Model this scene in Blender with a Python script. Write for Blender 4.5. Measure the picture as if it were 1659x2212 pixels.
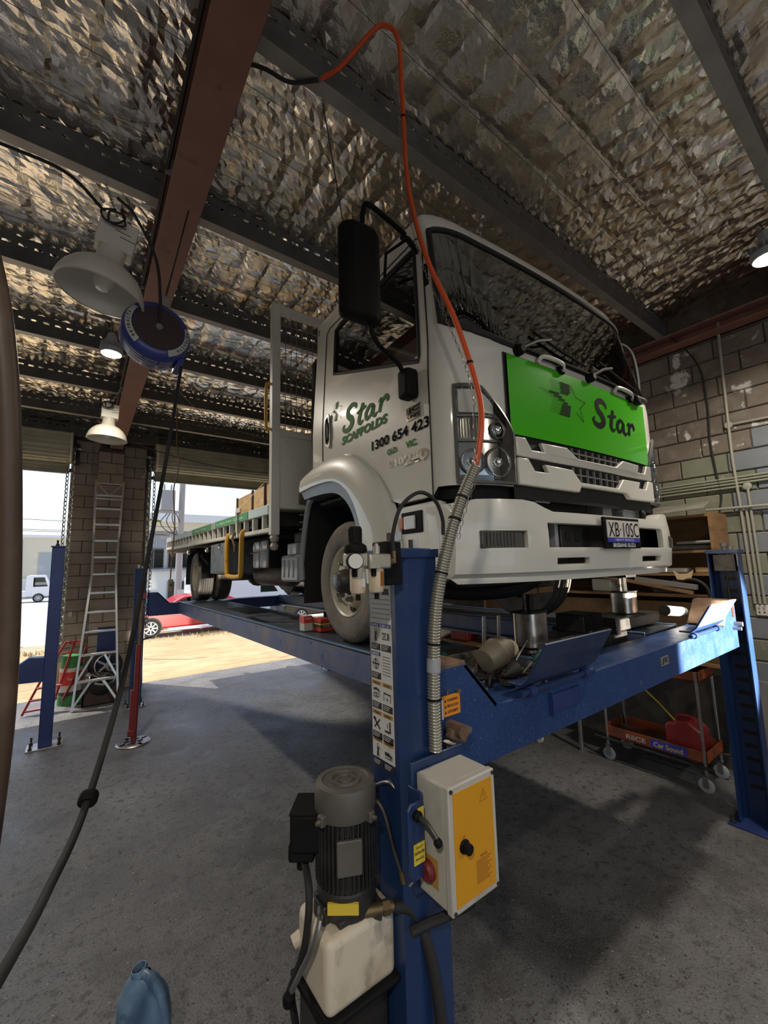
import bpy, bmesh, math, random
import numpy as np
from mathutils import Matrix, Vector, Euler
random.seed(7)
SC = bpy.context.scene
for _o in list(bpy.data.objects): bpy.data.objects.remove(_o, do_unlink=True)
COL = SC.collection
PI = math.pi
def rad(a): return math.radians(a)

# ------------------------------------------------------------------ camera
def set_camera():
    yaw, pit, rol = rad(36.7), rad(7.24), rad(-1.51)
    f = Vector((math.sin(yaw)*math.cos(pit), math.cos(yaw)*math.cos(pit), math.sin(pit)))
    r = Vector((math.cos(yaw), -math.sin(yaw), 0)); u = r.cross(f)
    r2 = math.cos(rol)*r + math.sin(rol)*u; u2 = -math.sin(rol)*r + math.cos(rol)*u
    cd = bpy.data.cameras.new('camera'); co = bpy.data.objects.new('camera', cd); COL.objects.link(co)
    cd.sensor_fit = 'HORIZONTAL'; cd.sensor_width = 36.0; cd.lens = 900.0/1659.0*36.0
    cd.clip_start = 0.05; cd.clip_end = 400
    m = Matrix((r2, u2, -f)).transposed().to_4x4(); m.translation = (0, 0, 2.05)
    co.matrix_world = m; SC.camera = co
set_camera()

# ------------------------------------------------------------------ sky, sun, exposure
SKY_STRENGTH = 0.175
SUN_STRENGTH = 3.0
EXPOSURE = 0.68
w = bpy.data.worlds.new('sky'); SC.world = w; w.use_nodes = True
_nt = w.node_tree; _bg = _nt.nodes['Background']
_sk = _nt.nodes.new('ShaderNodeTexSky'); _sk.sky_type = 'NISHITA'; _sk.sun_disc = False
_sk.sun_elevation = rad(66); _sk.sun_rotation = rad(-30); _sk.air_density = 1.0; _sk.dust_density = 2.5; _sk.ozone_density = 1.0
_nt.links.new(_sk.outputs[0], _bg.inputs[0]); _bg.inputs[1].default_value = SKY_STRENGTH
def light(name, kind, loc, energy, color=(1, 1, 1), target=None, **kw):
    d = bpy.data.lights.new(name, kind); d.energy = energy; d.color = color
    for k, v in kw.items(): setattr(d, k, v)
    o = bpy.data.objects.new(name, d); COL.objects.link(o); o.location = loc
    if target is not None:
        o.rotation_euler = (Vector(target)-Vector(loc)).to_track_quat('-Z', 'Y').to_euler()
    return o
light('sun', 'SUN', (-4, 20, 20), SUN_STRENGTH, (1.0, .93, .82), target=(-4+2.6, 20-3.6, 20-9.5), angle=rad(.6))
# daylight portals at the real door openings (they only guide sky sampling)
def portal(name, loc, tgt, sx, sy):
    o = light(name, 'AREA', loc, 1.0, target=tgt, shape='RECTANGLE', size=sx, size_y=sy)
    o.data.cycles.is_portal = True
portal('daylight_portal_a', (-2.8, 9.25, 1.9), (-2.8, 0, 1.9), 5.4, 3.8)
portal('daylight_portal_b', (3.04, 9.25, 1.9), (3.04, 0, 1.9), 3.9, 3.8)
portal('daylight_portal_c', (-.75, -6.15, 2.05), (-.75, 0, 2.05), 9.4, 4.1)
vs = SC.view_settings
vs.view_transform = 'Standard'; vs.look = 'None'; vs.exposure = EXPOSURE; vs.gamma = 1.0; vs.use_curve_mapping = False
SC.cycles.use_denoising = True
SC.cycles.max_bounces = 10; SC.cycles.glossy_bounces = 5; SC.cycles.diffuse_bounces = 5; SC.cycles.transparent_max_bounces = 12
SC.cycles.sample_clamp_indirect = 8.0

# ------------------------------------------------------------------ helpers
class G:
    """collects simple shapes and links them as one mesh object"""
    def __init__(s): s.v = []; s.f = []
    def add(s, vs, fs):
        n = len(s.v); s.v += [tuple(p) for p in vs]; s.f += [tuple(i+n for i in q) for q in fs]; return s
    def box(s, x0, x1, y0, y1, z0, z1):
        return s.add([(x0,y0,z0),(x1,y0,z0),(x1,y1,z0),(x0,y1,z0),(x0,y0,z1),(x1,y0,z1),(x1,y1,z1),(x0,y1,z1)],
                     [(3,2,1,0),(4,5,6,7),(0,1,5,4),(1,2,6,5),(2,3,7,6),(3,0,4,7)])
    def obox(s, c, sz, rot=(0,0,0)):
        R = Euler([rad(a) for a in rot]).to_matrix() if not isinstance(rot, Matrix) else rot
        g = G().box(-sz[0]/2,sz[0]/2,-sz[1]/2,sz[1]/2,-sz[2]/2,sz[2]/2)
        return s.add([R@Vector(p)+Vector(c) for p in g.v], g.f)
    def bar(s, p0, p1, w, h, up=(0,0,1)):
        p0 = Vector(p0); p1 = Vector(p1); d = (p1-p0); L = d.length; d.normalize()
        a = d.cross(Vector(up)); a = a.normalized() if a.length > 1e-5 else Vector((1,0,0)); b = a.cross(d)
        R = Matrix((a, d, b)).transposed()
        return s.obox((p0+p1)/2, (w, L, h), R)
    def cyl(s, p0, p1, r, r2=None, n=16, cap=True):
        r2 = r if r2 is None else r2
        p0 = Vector(p0); p1 = Vector(p1); d = (p1-p0).normalized()
        a = d.orthogonal().normalized(); b = d.cross(a)
        vs = []
        for p, q in ((p0, r), (p1, r2)):
            for i in range(n):
                t = 2*PI*i/n; vs.append(p+a*(q*math.cos(t))+b*(q*math.sin(t)))
        fs = [(i, (i+1) % n, n+(i+1) % n, n+i) for i in range(n)]
        if cap: fs += [tuple(reversed(range(n))), tuple(range(n, 2*n))]
        return s.add(vs, fs)
    def tube(s, pts, r, n=8, sm=0, closed=False):
        P = [Vector(p) for p in pts]
        if sm: P = spline(P, sm, closed)
        m = len(P); R = r if isinstance(r, (list, tuple)) else [r]*m
        if len(R) != m: R = list(np.interp(np.linspace(0, 1, m), np.linspace(0, 1, len(R)), R))
        ref = None; vs = []
        for i in range(m):
            d = (P[(i+1) % m]-P[i-1]) if (closed or 0 < i < m-1) else (P[1]-P[0] if i == 0 else P[-1]-P[-2])
            d.normalize()
            if ref is None: ref = d.orthogonal().normalized()
            ref = (ref-d*ref.dot(d)); ref = ref.normalized() if ref.length > 1e-6 else d.orthogonal().normalized()
            b = d.cross(ref)
            for k in range(n):
                t = 2*PI*k/n; vs.append(P[i]+ref*(R[i]*math.cos(t))+b*(R[i]*math.sin(t)))
        fs = []
        for i in range(m if closed else m-1):
            j = (i+1) % m
            for k in range(n): fs.append((i*n+k, i*n+(k+1) % n, j*n+(k+1) % n, j*n+k))
        if not closed: fs += [tuple(reversed(range(n))), tuple(range((m-1)*n, m*n))]
        return s.add(vs, fs)
    def lathe(s, prof, o=(0,0,0), ax=(0,0,1), n=24, cap=True):
        o = Vector(o); d = Vector(ax).normalized(); a = d.orthogonal().normalized(); b = d.cross(a); vs = []
        if abs(d.z) > .99: a = Vector((1,0,0)); b = d.cross(a)
        for (r, h) in prof:
            for i in range(n):
                t = 2*PI*i/n; vs.append(o+d*h+a*(r*math.cos(t))+b*(r*math.sin(t)))
        fs = []
        for k in range(len(prof)-1):
            for i in range(n): fs.append((k*n+i, k*n+(i+1) % n, (k+1)*n+(i+1) % n, (k+1)*n+i))
        if cap:
            if prof[0][0] > 1e-4: fs.append(tuple(reversed(range(n))))
            if prof[-1][0] > 1e-4: fs.append(tuple(range((len(prof)-1)*n, len(prof)*n)))
        return s.add(vs, fs)
    def prism(s, poly, pl, a, b):
        """poly in plane pl ('xy','xz','yz'), from a to b on the third axis"""
        def P(p, h): return {'xy': (p[0],p[1],h), 'xz': (p[0],h,p[1]), 'yz': (h,p[0],p[1])}[pl]
        n = len(poly); vs = [P(p, a) for p in poly]+[P(p, b) for p in poly]
        return s.add(vs, [tuple(range(n))[::-1], tuple(range(n, 2*n))]+[(i, (i+1) % n, n+(i+1) % n, n+i) for i in range(n)])
    def grid(s, rows):
        m = len(rows); n = len(rows[0])
        return s.add([p for r in rows for p in r], [(i*n+j, i*n+j+1, (i+1)*n+j+1, (i+1)*n+j) for i in range(m-1) for j in range(n-1)])
    def sphere(s, c, r, n=12, sc=(1,1,1)):
        k = n//2; vs = []; fs = []; c = Vector(c)
        prof = [(max(1e-4, math.sin(PI*i/k)), -math.cos(PI*i/k)) for i in range(k+1)]
        g = G().lathe(prof, n=n, cap=False)
        return s.add([c+Vector((p[0]*r*sc[0], p[1]*r*sc[1], p[2]*r*sc[2])) for p in g.v], g.f)
    def mat4(s, M):
        s.v = [tuple(M@Vector(p)) for p in s.v]; return s
    def obj(s, name, mat, parent=None, smooth=True, bev=0, ang=38, fix=True, loc=None, rot=None):
        me = bpy.data.meshes.new(name); me.from_pydata(s.v, [], s.f)
        if fix:
            bm = bmesh.new(); bm.from_mesh(me); bmesh.ops.recalc_face_normals(bm, faces=bm.faces); bm.to_mesh(me); bm.free()
        if smooth:
            me.polygons.foreach_set('use_smooth', [True]*len(me.polygons)); me.set_sharp_from_angle(angle=rad(ang))
        me.materials.append(MT(mat)); me.update()
        return link(name, me, parent, bev, loc, rot)
def link(name, me, parent=None, bev=0, loc=None, rot=None):
    o = bpy.data.objects.new(name, me); COL.objects.link(o)
    if parent is not None: o.parent = parent
    if loc is not None: o.location = loc
    if rot is not None: o.rotation_euler = [rad(a) for a in rot]
    if bev:
        b = o.modifiers.new('bevel', 'BEVEL'); b.width = bev; b.segments = 2; b.limit_method = 'ANGLE'; b.angle_limit = rad(40)
    return o
def spline(P, k, closed=False):
    out = []; n = len(P)
    for i in range(n if closed else n-1):
        p0 = P[i-1] if (i > 0 or closed) else P[0]*2-P[1]; p1 = P[i]; p2 = P[(i+1) % n]
        p3 = P[(i+2) % n] if (i+2 < n or closed) else P[-1]*2-P[-2]
        for j in range(k):
            t = j/k
            out.append(.5*((2*p1)+(-p0+p2)*t+(2*p0-5*p1+4*p2-p3)*t*t+(-p0+3*p1-3*p2+p3)*t**3))
    if not closed: out.append(P[-1])
    return out
def tag(o, label, cat, group=None, kind=None):
    if label: o['label'] = label
    if cat: o['category'] = cat
    if group: o['group'] = group
    if kind: o['kind'] = kind
    return o
def thing(name, label, cat, loc=(0,0,0), rz=0, group=None):
    o = bpy.data.objects.new(name, None); COL.objects.link(o); o.location = loc; o.rotation_euler = (0, 0, rad(rz)); o.empty_display_size = .1
    return tag(o, label, cat, group)
def struct(o): o['kind'] = 'structure'; return o
def copies(o, parent, locs, rots=None):
    for i, l in enumerate(locs):
        c = o.copy(); COL.objects.link(c); c.parent = parent; c.location = l
        if rots: c.rotation_euler = rots[i]

# ------------------------------------------------------------------ materials
_M = {}; _R = {}
def D(name, col, rough=.5, metal=0, **k): _R[name] = dict(col=col, rough=rough, metal=metal, **k)
def MT(name):
    if not isinstance(name, str): return name
    if name in _M: return _M[name]
    r = _R[name]; m = bpy.data.materials.new(name); m.use_nodes = True; nt = m.node_tree; N = nt.nodes; L = nt.links
    b = N['Principled BSDF']; b.inputs['Roughness'].default_value = r['rough']; b.inputs['Metallic'].default_value = r['metal']
    b.inputs['Base Color'].default_value = (*r['col'], 1)
    if 'coat' in r: b.inputs['Coat Weight'].default_value = r['coat']; b.inputs['Coat Roughness'].default_value = .05
    if 'trans' in r: b.inputs['Transmission Weight'].default_value = r['trans']; b.inputs['IOR'].default_value = r.get('ior', 1.45)
    if 'spec' in r: b.inputs['Specular IOR Level'].default_value = r['spec']
    if 'emit' in r: b.inputs['Emission Color'].default_value = (*r['emit'][:3], 1); b.inputs['Emission Strength'].default_value = r['emit'][3]
    if 'alpha' in r: b.inputs['Alpha'].default_value = r['alpha']
    tc = None
    def coord():
        nonlocal tc
        if tc is None:
            tc = N.new('ShaderNodeTexCoord') if not r.get('world') else N.new('ShaderNodeNewGeometry')
        return tc.outputs['Object' if not r.get('world') else 'Position']
    def noise(sc, det=5, ro=.6, stretch=None):
        n = N.new('ShaderNodeTexNoise'); n.inputs['Scale'].default_value = sc; n.inputs['Detail'].default_value = det; n.inputs['Roughness'].default_value = ro
        src = coord()
        if stretch:
            mp = N.new('ShaderNodeMapping'); mp.inputs['Scale'].default_value = stretch; L.new(src, mp.inputs[0]); src = mp.outputs[0]
        L.new(src, n.inputs['Vector']); return n.outputs['Fac']
    def ramp(src, a, c, ca, cb):
        q = N.new('ShaderNodeValToRGB'); q.color_ramp.elements[0].position = a; q.color_ramp.elements[1].position = c
        q.color_ramp.elements[0].color = (*ca, 1); q.color_ramp.elements[1].color = (*cb, 1); L.new(src, q.inputs[0]); return q.outputs[0]
    cur = None
    for (c2, sc, lo, hi, *st) in r.get('mix', []):      # layers of colour: noise between lo and hi reveals c2
        fac = ramp(noise(sc, stretch=st[0] if st else None), lo, hi, (0,0,0), (1,1,1))
        mx = N.new('ShaderNodeMix'); mx.data_type = 'RGBA'; L.new(fac, mx.inputs[0])
        if cur is None: mx.inputs[6].default_value = (*r['col'], 1)
        else: L.new(cur, mx.inputs[6])
        mx.inputs[7].default_value = (*c2, 1); cur = mx.outputs[2]
    if cur is not None: L.new(cur, b.inputs['Base Color'])
    if 'rvar' in r:
        sc, a, c = r['rvar']; mr = N.new('ShaderNodeMapRange'); mr.inputs[3].default_value = a; mr.inputs[4].default_value = c
        mr.inputs[1].default_value = .3; mr.inputs[2].default_value = .7
        L.new(noise(sc), mr.inputs[0]); L.new(mr.outputs[0], b.inputs['Roughness'])
    prev = None
    for (sc, stg, dist, *st) in r.get('bump', []):
        bp = N.new('ShaderNodeBump'); bp.inputs['Strength'].default_value = stg; bp.inputs['Distance'].default_value = dist
        L.new(noise(sc, stretch=st[0] if st else None), bp.inputs['Height'])
        if prev is not None: L.new(prev, bp.inputs['Normal'])
        prev = bp.outputs[0]
    if prev is not None: L.new(prev, b.inputs['Normal'])
    _M[name] = m; return m
def glassy(name, tint, refl_rough=.02, clear=.25, ior=1.5):
    """tinted pane: clear share looks through, the rest is dark gloss, with fresnel reflection"""
    m = bpy.data.materials.new(name); m.use_nodes = True; nt = m.node_tree; N = nt.nodes; L = nt.links
    for n in list(N):
        if n.type != 'OUTPUT_MATERIAL': N.remove(n)
    out = [n for n in N if n.type == 'OUTPUT_MATERIAL'][0]
    t = N.new('ShaderNodeBsdfTransparent'); t.inputs[0].default_value = (*[c*clear for c in tint], 1)
    g = N.new('ShaderNodeBsdfGlossy'); g.inputs['Roughness'].default_value = refl_rough; g.inputs[0].default_value = (.9,.95,.95,1)
    fr = N.new('ShaderNodeFresnel'); fr.inputs[0].default_value = ior
    mx = N.new('ShaderNodeMixShader'); L.new(fr.outputs[0], mx.inputs[0]); L.new(t.outputs[0], mx.inputs[1]); L.new(g.outputs[0], mx.inputs[2])
    L.new(mx.outputs[0], out.inputs[0]); _M[name] = m
glassy('cab_glass', (.8,.9,.85), clear=.45, ior=3.0)
glassy('lens_glass', (1,1,1), clear=.93)
glassy('house_glass', (.5,.6,.65), clear=.4)

D('concrete', (.108,.105,.104), .58, world=1, mix=[((.20,.20,.203), .6, .42, .62), ((.062,.058,.055), 1.0, .50, .70), ((.155,.151,.148), 3.5, .5, .64), ((.085,.079,.074), 16, .54, .63), ((.045,.041,.038), 75, .565, .62), ((.19,.185,.18), 120, .56, .63), ((.03,.027,.025), 22, .655, .675), ((.55,.53,.50), 62, .668, .69)],
  rvar=(1.2,.36,.72), bump=[(9,.35,.02),(70,.6,.006)])
D('dirt', (.44,.32,.17), .95, world=1, mix=[((.53,.41,.24), .5, .4, .65), ((.30,.20,.10), 1.4, .50, .72, (1,3,1)), ((.24,.16,.085), 14, .62, .72)], bump=[(8,.5,.05)])
D('asphalt', (.45,.44,.42), .9, world=1, mix=[((.55,.54,.52), 2, .4, .7)])
D('verge', (.36,.31,.20), .95, world=1, mix=[((.26,.25,.18), 3, .45, .6), ((.5,.44,.28), 30, .5, .6)])
D('block', (.19,.155,.125), .9, world=1, mix=[((.135,.108,.088), 1.7, .42, .68), ((.23,.195,.162), 7, .5, .7), ((.60,.58,.54), 4.2, .615, .665), ((.52,.50,.46), 11, .655, .69)], bump=[(90,.5,.004),(14,.3,.01)])
D('block_pier', (.42,.35,.285), .9, world=1, mix=[((.33,.26,.205), 1.3, .42, .68), ((.24,.17,.14), 4, .6, .75), ((.52,.46,.39), 9, .62, .72)], bump=[(90,.5,.004)])
D('block_green', (.215,.22,.155), .6, world=1, mix=[((.16,.165,.12), 2.1, .45, .7), ((.30,.27,.22), 9, .62, .72)], bump=[(90,.3,.004)])
D('block_blue', (.20,.215,.235), .6, world=1, mix=[((.165,.175,.19), 2.1, .45, .7)], bump=[(90,.3,.004)])
D('mortar', (.10,.08,.065), .95, world=1, mix=[((.15,.125,.10), 6, .45, .6)])
D('wall_paint', (.30,.27,.22), .8, mix=[((.22,.19,.155), 2, .4, .7)])
D('foil', (.93,.89,.82), .16, 1, world=1, rvar=(5,.07,.24), bump=[(38,.22,.010),(110,.25,.004,(1,.35,1))])
D('deck', (.3,.3,.3), .6, .5)
D('galv_shaded', (.10,.094,.086), .5, .4, mix=[((.065,.06,.055), 6, .4, .7)])  # purlin web steel, its shade put into the colour
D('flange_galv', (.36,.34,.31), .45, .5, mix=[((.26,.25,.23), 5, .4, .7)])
D('red_oxide', (.21,.095,.072), .55, mix=[((.27,.125,.095), 3, .4, .7), ((.12,.055,.045), 7, .6, .75)], bump=[(40,.15,.004)])
D('curtain', (.56,.53,.40), .5, .1, mix=[((.40,.38,.29), 3, .4, .7)])
D('door_end', (.72,.68,.52), .5)
D('truck_white', (.74,.71,.63), .35, coat=.6, mix=[((.60,.565,.49), 2.2, .52, .78)])
D('bumper_white', (.74,.71,.63), .28, coat=.5, mix=[((.62,.585,.50), 3, .55, .8), ((.2,.15,.1), 60, .76, .78)])
D('truck_green', (.062,.47,.010), .22, coat=.8)
D('logo_black', (.006,.006,.007), .65, spec=.04)
D('logo_green', (.030,.20,.018), .55, spec=.15)
D('plate_cream', (.72,.66,.60), .4)
D('plate_blue', (.05,.06,.42), .4)
D('white_print', (.8,.8,.8), .45)
D('black_plastic', (.010,.0095,.0095), .6, spec=.12)
D('black_rubber', (.018,.017,.016), .7)
D('seam_black', (.008,.008,.008), .6)
D('cab_dark', (.03,.028,.027), .8)
D('seat_cloth', (.06,.055,.05), .9)
D('tyre', (.20,.175,.145), .82, mix=[((.12,.105,.088), 5, .45, .68), ((.27,.24,.20), 16, .6, .75)], bump=[(60,.2,.004)])
D('tread', (.055,.05,.045), .85, mix=[((.06,.053,.046), 9, .45, .7)])
D('tyre_text', (.22,.20,.17), .7)
D('rim_cream', (.62,.58,.46), .38, mix=[((.42,.37,.27), 6, .52, .72)])
D('hub_dark', (.05,.045,.04), .5, .3, mix=[((.12,.09,.07), 8, .5, .7)])
D('nut_steel', (.30,.27,.22), .42, .7)
D('chrome', (.85,.85,.85), .08, 1)
D('lamp_inner', (.55,.54,.50), .16, .9)
D('lamp_grey', (.16,.16,.15), .3, .3)
D('fog_lens', (.10,.095,.085), .15, coat=.7, bump=[(60,.4,.004,(1,0,0))])
D('indicator', (.55,.53,.50), .15, .2, coat=.5, bump=[(120,.6,.003,(0,1,0))])
D('orange_plastic', (.60,.14,.04), .3)
D('tray_alu', (.50,.49,.43), .38, .55, mix=[((.36,.35,.30), 4, .45, .7)])
D('tray_white', (.66,.64,.56), .4, mix=[((.5,.48,.41), 3, .5, .75)])
D('tray_under', (.03,.028,.026), .8)
D('yellow_bar', (.62,.33,.02), .45, mix=[((.35,.17,.02), 14, .6, .7)])
D('sticker_green', (.04,.28,.06), .4)
D('sticker_pale', (.55,.68,.66), .4)
D('toolbox_steel', (.19,.21,.23), .38, .5, mix=[((.10,.11,.12), 8, .55, .7)])
D('plastic_grey', (.36,.37,.39), .45)
D('chassis', (.028,.026,.025), .6)
D('tank_brown', (.10,.068,.05), .55, mix=[((.2,.15,.10), 5, .5, .7)])
D('plywood', (.50,.34,.17), .75, mix=[((.38,.24,.11), 3, .45, .65, (1,1,6)), ((.58,.42,.23), 8, .5, .7)])
D('strap_grey', (.34,.35,.31), .8)
D('lift_blue', (.011,.034,.112), .36, coat=.25, mix=[((.007,.023,.08), 4, .5, .75), ((.04,.08,.20), 50, .70, .74)], rvar=(8,.28,.5), bump=[(120,.1,.001)])
D('beam_blue', (.014,.046,.155), .40, mix=[((.011,.036,.125), 3, .5, .75), ((.24,.26,.30), 170, .60, .76), ((.30,.32,.36), 4, .68, .80, (1,1,.5))], rvar=(8,.3,.55))
D('runway_side', (.07,.11,.24), .42, mix=[((.16,.15,.17), 3.5, .45, .68), ((.035,.085,.24), 6, .5, .7), ((.02,.02,.02), 45, .72, .75)])
D('runway_top', (.05,.058,.07), .42, mix=[((.10,.11,.13), 6, .45, .65, (6,1,1)), ((.03,.045,.09), 4, .5, .7)], rvar=(12,.3,.6))
D('runway_lip', (.10,.20,.36), .35, .2)
D('navy', (.018,.034,.13), .4, mix=[((.03,.05,.18), 3, .45, .7)])
D('steel_bright', (.66,.63,.57), .28, 1, mix=[((.45,.42,.37), 12, .5, .7)], rvar=(10,.2,.42))
D('steel_plain', (.42,.40,.37), .38, .9, mix=[((.28,.26,.23), 8, .45, .7)])
D('steel_dark', (.09,.085,.08), .42, .7, mix=[((.05,.045,.04), 9, .45, .65)])
D('oily_black', (.022,.020,.019), .35, .2, mix=[((.05,.043,.038), 12, .5, .7)])
D('rust_brown', (.14,.085,.055), .7, mix=[((.23,.13,.07), 9, .45, .65), ((.06,.045,.035), 20, .55, .7)])
D('motor_grey', (.115,.104,.09), .48, .2, mix=[((.17,.155,.13), 6, .5, .75)])
D('motor_dark', (.032,.030,.029), .5, .2, mix=[((.06,.055,.05), 9, .5, .7)])
D('tank_white', (.66,.57,.44), .5, mix=[((.42,.33,.22), 5, .48, .7), ((.07,.05,.035), 9, .57, .70, (1,1,.3))])
D('box_grey', (.50,.475,.42), .45, mix=[((.36,.335,.29), 6, .5, .75)])
D('label_orange', (.66,.30,.010), .45, mix=[((.55,.24,.01), 9, .62, .75)])
D('label_yellow', (.72,.52,.05), .45)
D('label_tag', (.78,.27,.02), .5)
D('label_white', (.66,.645,.60), .5, mix=[((.40,.38,.34), 9, .52, .72)])
D('label_band', (.05,.07,.25), .5)
D('label_ochre', (.44,.25,.05), .5)
D('ink', (.02,.02,.022), .6)
D('ink_brown', (.30,.10,.02), .6)
D('red_label', (.17,.014,.012), .5)
D('brass', (.20,.14,.07), .42, .7)
D('alu_cast', (.50,.46,.38), .42, .5)
D('bowl_clear', (.62,.50,.36), .35, .1)
D('bowl_oil', (.32,.10,.02), .2)
D('orange_hose', (.62,.085,.02), .42)
D('spring_grey', (.42,.40,.34), .35, .7)
D('chain_steel', (.45,.43,.39), .3, .9)
D('shade_cream', (.62,.585,.50), .42)
D('shade_inside', (.78,.75,.68), .35)
D('bulb_frost', (.85,.84,.80), .25)
D('led', (1,1,1), .5, emit=(1.0,.90,.68,30.0))
D('reel_blue', (.035,.055,.26), .35, coat=.2)
D('reel_dark', (.045,.028,.028), .55)
D('reel_label', (.50,.48,.44), .5)
D('ladder_alu', (.72,.71,.67), .35, .75)
D('red_paint', (.42,.035,.03), .45, mix=[((.25,.03,.025), 9, .55, .7)])
D('dark_red', (.20,.022,.02), .4)
D('pink_red', (.50,.10,.11), .5)
D('drum_green', (.05,.24,.06), .45)
D('drum_red', (.60,.05,.03), .45)
D('drum_white', (.65,.63,.55), .45)
D('dark_wood', (.06,.035,.022), .7)
D('shelf_wood', (.26,.14,.058), .7, mix=[((.17,.09,.036), 4, .45, .65, (1,1,5))])
D('board_brown', (.15,.088,.040), .8, mix=[((.10,.055,.026), 5, .45, .65)])
D('sheet_grey', (.25,.24,.20), .5, .4, mix=[((.34,.33,.29), 5, .5, .7), ((.15,.12,.09), 8, .6, .72)])
D('timber_grey', (.20,.185,.165), .85, mix=[((.12,.105,.09), 4, .45, .7, (1,1,.2))])
D('pvc_grey', (.33,.315,.26), .5)
D('pvc_green', (.28,.285,.21), .5)
D('outlet_white', (.62,.585,.53), .4)
D('junk_dark', (.05,.045,.042), .6, mix=[((.09,.08,.07), 10, .5, .7)])
D('junk_grey', (.20,.19,.18), .5)
D('tan_plain', (.62,.45,.27), .8)
D('paper_white', (.62,.59,.52), .8)
D('trolley_orange', (.36,.075,.02), .55, mix=[((.14,.05,.025), 7, .45, .62)])
D('can_red', (.27,.028,.032), .3, coat=.3)
D('jug_blue', (.15,.25,.38), .4, mix=[((.27,.40,.53), 6, .45, .65), ((.04,.08,.16), 9, .55, .7)])
D('pole_brown', (.085,.055,.038), .5, mix=[((.15,.10,.07), 6, .5, .7)])
D('cap_red', (.55,.04,.03), .4)
D('amber_handle', (.30,.07,.015), .2, coat=.5)
D('green_handle', (.02,.08,.05), .35)
D('cream_plastic', (.70,.62,.44), .4)
D('canister', (.20,.17,.12), .5, .3, mix=[((.18,.145,.10), 10, .5, .7)])
D('house_white', (.72,.70,.64), .8)
D('house_cream', (.68,.62,.47), .8)
D('house_grey', (.33,.34,.35), .7)
D('metal_door', (.38,.40,.41), .6)
D('roof_white', (.75,.75,.73), .6)
D('car_red', (.56,.020,.030), .3, coat=.6)
D('car_white', (.78,.79,.80), .3, coat=.5)
D('car_green', (.012,.022,.018), .25, coat=.6)
D('pole_wood', (.42,.40,.37), .8)
D('bush', (.50,.48,.10), .8)
D('leaf_green', (.16,.28,.05), .7)
D('dry_grass', (.58,.45,.20), .9)

# ------------------------------------------------------------------ lettering
def text(s, w, M, mat, parent, name='lettering', shear=0.0, h=None, th=.0006, bold=0.0, label=None):
    """flat letters, w wide (h high if given), local x along the line, y up, placed by matrix M"""
    cu = bpy.data.curves.new('t', 'FONT'); cu.body = s; cu.size = 1; cu.shear = shear; cu.extrude = 0; cu.resolution_u = 3; cu.offset = bold
    cu.align_x = 'CENTER'; cu.align_y = 'CENTER'
    o = bpy.data.objects.new('t', cu); COL.objects.link(o)
    dg = bpy.context.evaluated_depsgraph_get(); me = bpy.data.meshes.new_from_object(o.evaluated_get(dg))
    bpy.data.objects.remove(o); bpy.data.curves.remove(cu)
    n = len(me.vertices); co = np.empty(n*3); me.vertices.foreach_get('co', co); co = co.reshape(-1, 3)
    lo = co.min(0); hi = co.max(0); k = w/(hi[0]-lo[0]); ky = k if h is None else h/(hi[1]-lo[1])
    co = (co-(lo+hi)/2)*[k, ky, 1]; co[:, 2] = th
    co = np.array([tuple(M@Vector(p)) for p in co]); me.vertices.foreach_set('co', co.ravel()); me.name = name
    me.materials.clear(); me.materials.append(MT(mat)); me.update()
    o = link(name, me, parent)
    if label: o['label'] = label
    return o
def ribbons(strokes, mapf, k=5):
    """strokes: lists of (x, y, width); flat brush strokes mapped by mapf(x, y)"""
    g = G()
    for st in strokes:
        P = spline([Vector(p) for p in st], k); rows = []
        for i, p in enumerate(P):
            d = (P[min(i+1, len(P)-1)]-P[max(i-1, 0)]); d.z = 0
            if d.length < 1e-9: d = Vector((1, 0, 0))
            d.normalize(); n = Vector((-d.y, d.x, 0))*max(p.z, .001)/2
            rows.append([mapf(p.x+n.x, p.y+n.y), mapf(p.x-n.x, p.y-n.y)])
        g.grid(rows)
    return g
def frame_M(o, x, y):
    """matrix whose columns are x, y, x cross y, at o"""
    x = Vector(x).normalized(); y = Vector(y).normalized(); z = x.cross(y).normalized(); y = z.cross(x)
    m = Matrix((x, y, z)).transposed().to_4x4(); m.translation = o; return m
# ================================================================== the building
XL, XR, YB, YF = -6.5, 5.2, -6.0, 9.0
g = G().box(XL-.2, XR+.2, YB-.2, 9.17, -.15, 0)
struct(g.obj('floor', 'concrete', smooth=False))

# ---- right wall of concrete blocks
BL, BH, BD = .39, .19, .06
def block_mesh(name, L, Hh, dep, axis):
    """block face with chamfered arrises; axis 'x' faces -x, 'y' faces -y; origin at the lower corner of its face"""
    c = .008; g = G()
    o = [(0, 0), (L, 0), (L, Hh), (0, Hh)]; i = [(c, c), (L-c, c), (L-c, Hh-c), (c, Hh-c)]
    P = (lambda a, d, z: (d, a, z)) if axis == 'x' else (lambda a, d, z: (a, d, z))
    vs = [P(a, dep, z) for a, z in o]+[P(a, c, z) for a, z in o]+[P(a, 0, z) for a, z in i]
    fs = [(k, (k+1) % 4, 4+(k+1) % 4, 4+k) for k in range(4)]+[(4+k, 4+(k+1) % 4, 8+(k+1) % 4, 8+k) for k in range(4)]+[(8, 9, 10, 11)]
    g.add(vs, fs); me = bpy.data.meshes.new(name); me.from_pydata(g.v, [], g.f)
    bm = bmesh.new(); bm.from_mesh(me); bmesh.ops.recalc_face_normals(bm, faces=bm.faces); bm.to_mesh(me); bm.free()
    me.materials.append(None); return me
def place_block(me, mat, parent, loc):
    o = bpy.data.objects.new('block', me); COL.objects.link(o); o.parent = parent; o.location = loc
    o.material_slots[0].link = 'OBJECT'; o.material_slots[0].material = MT(mat); return o
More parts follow.
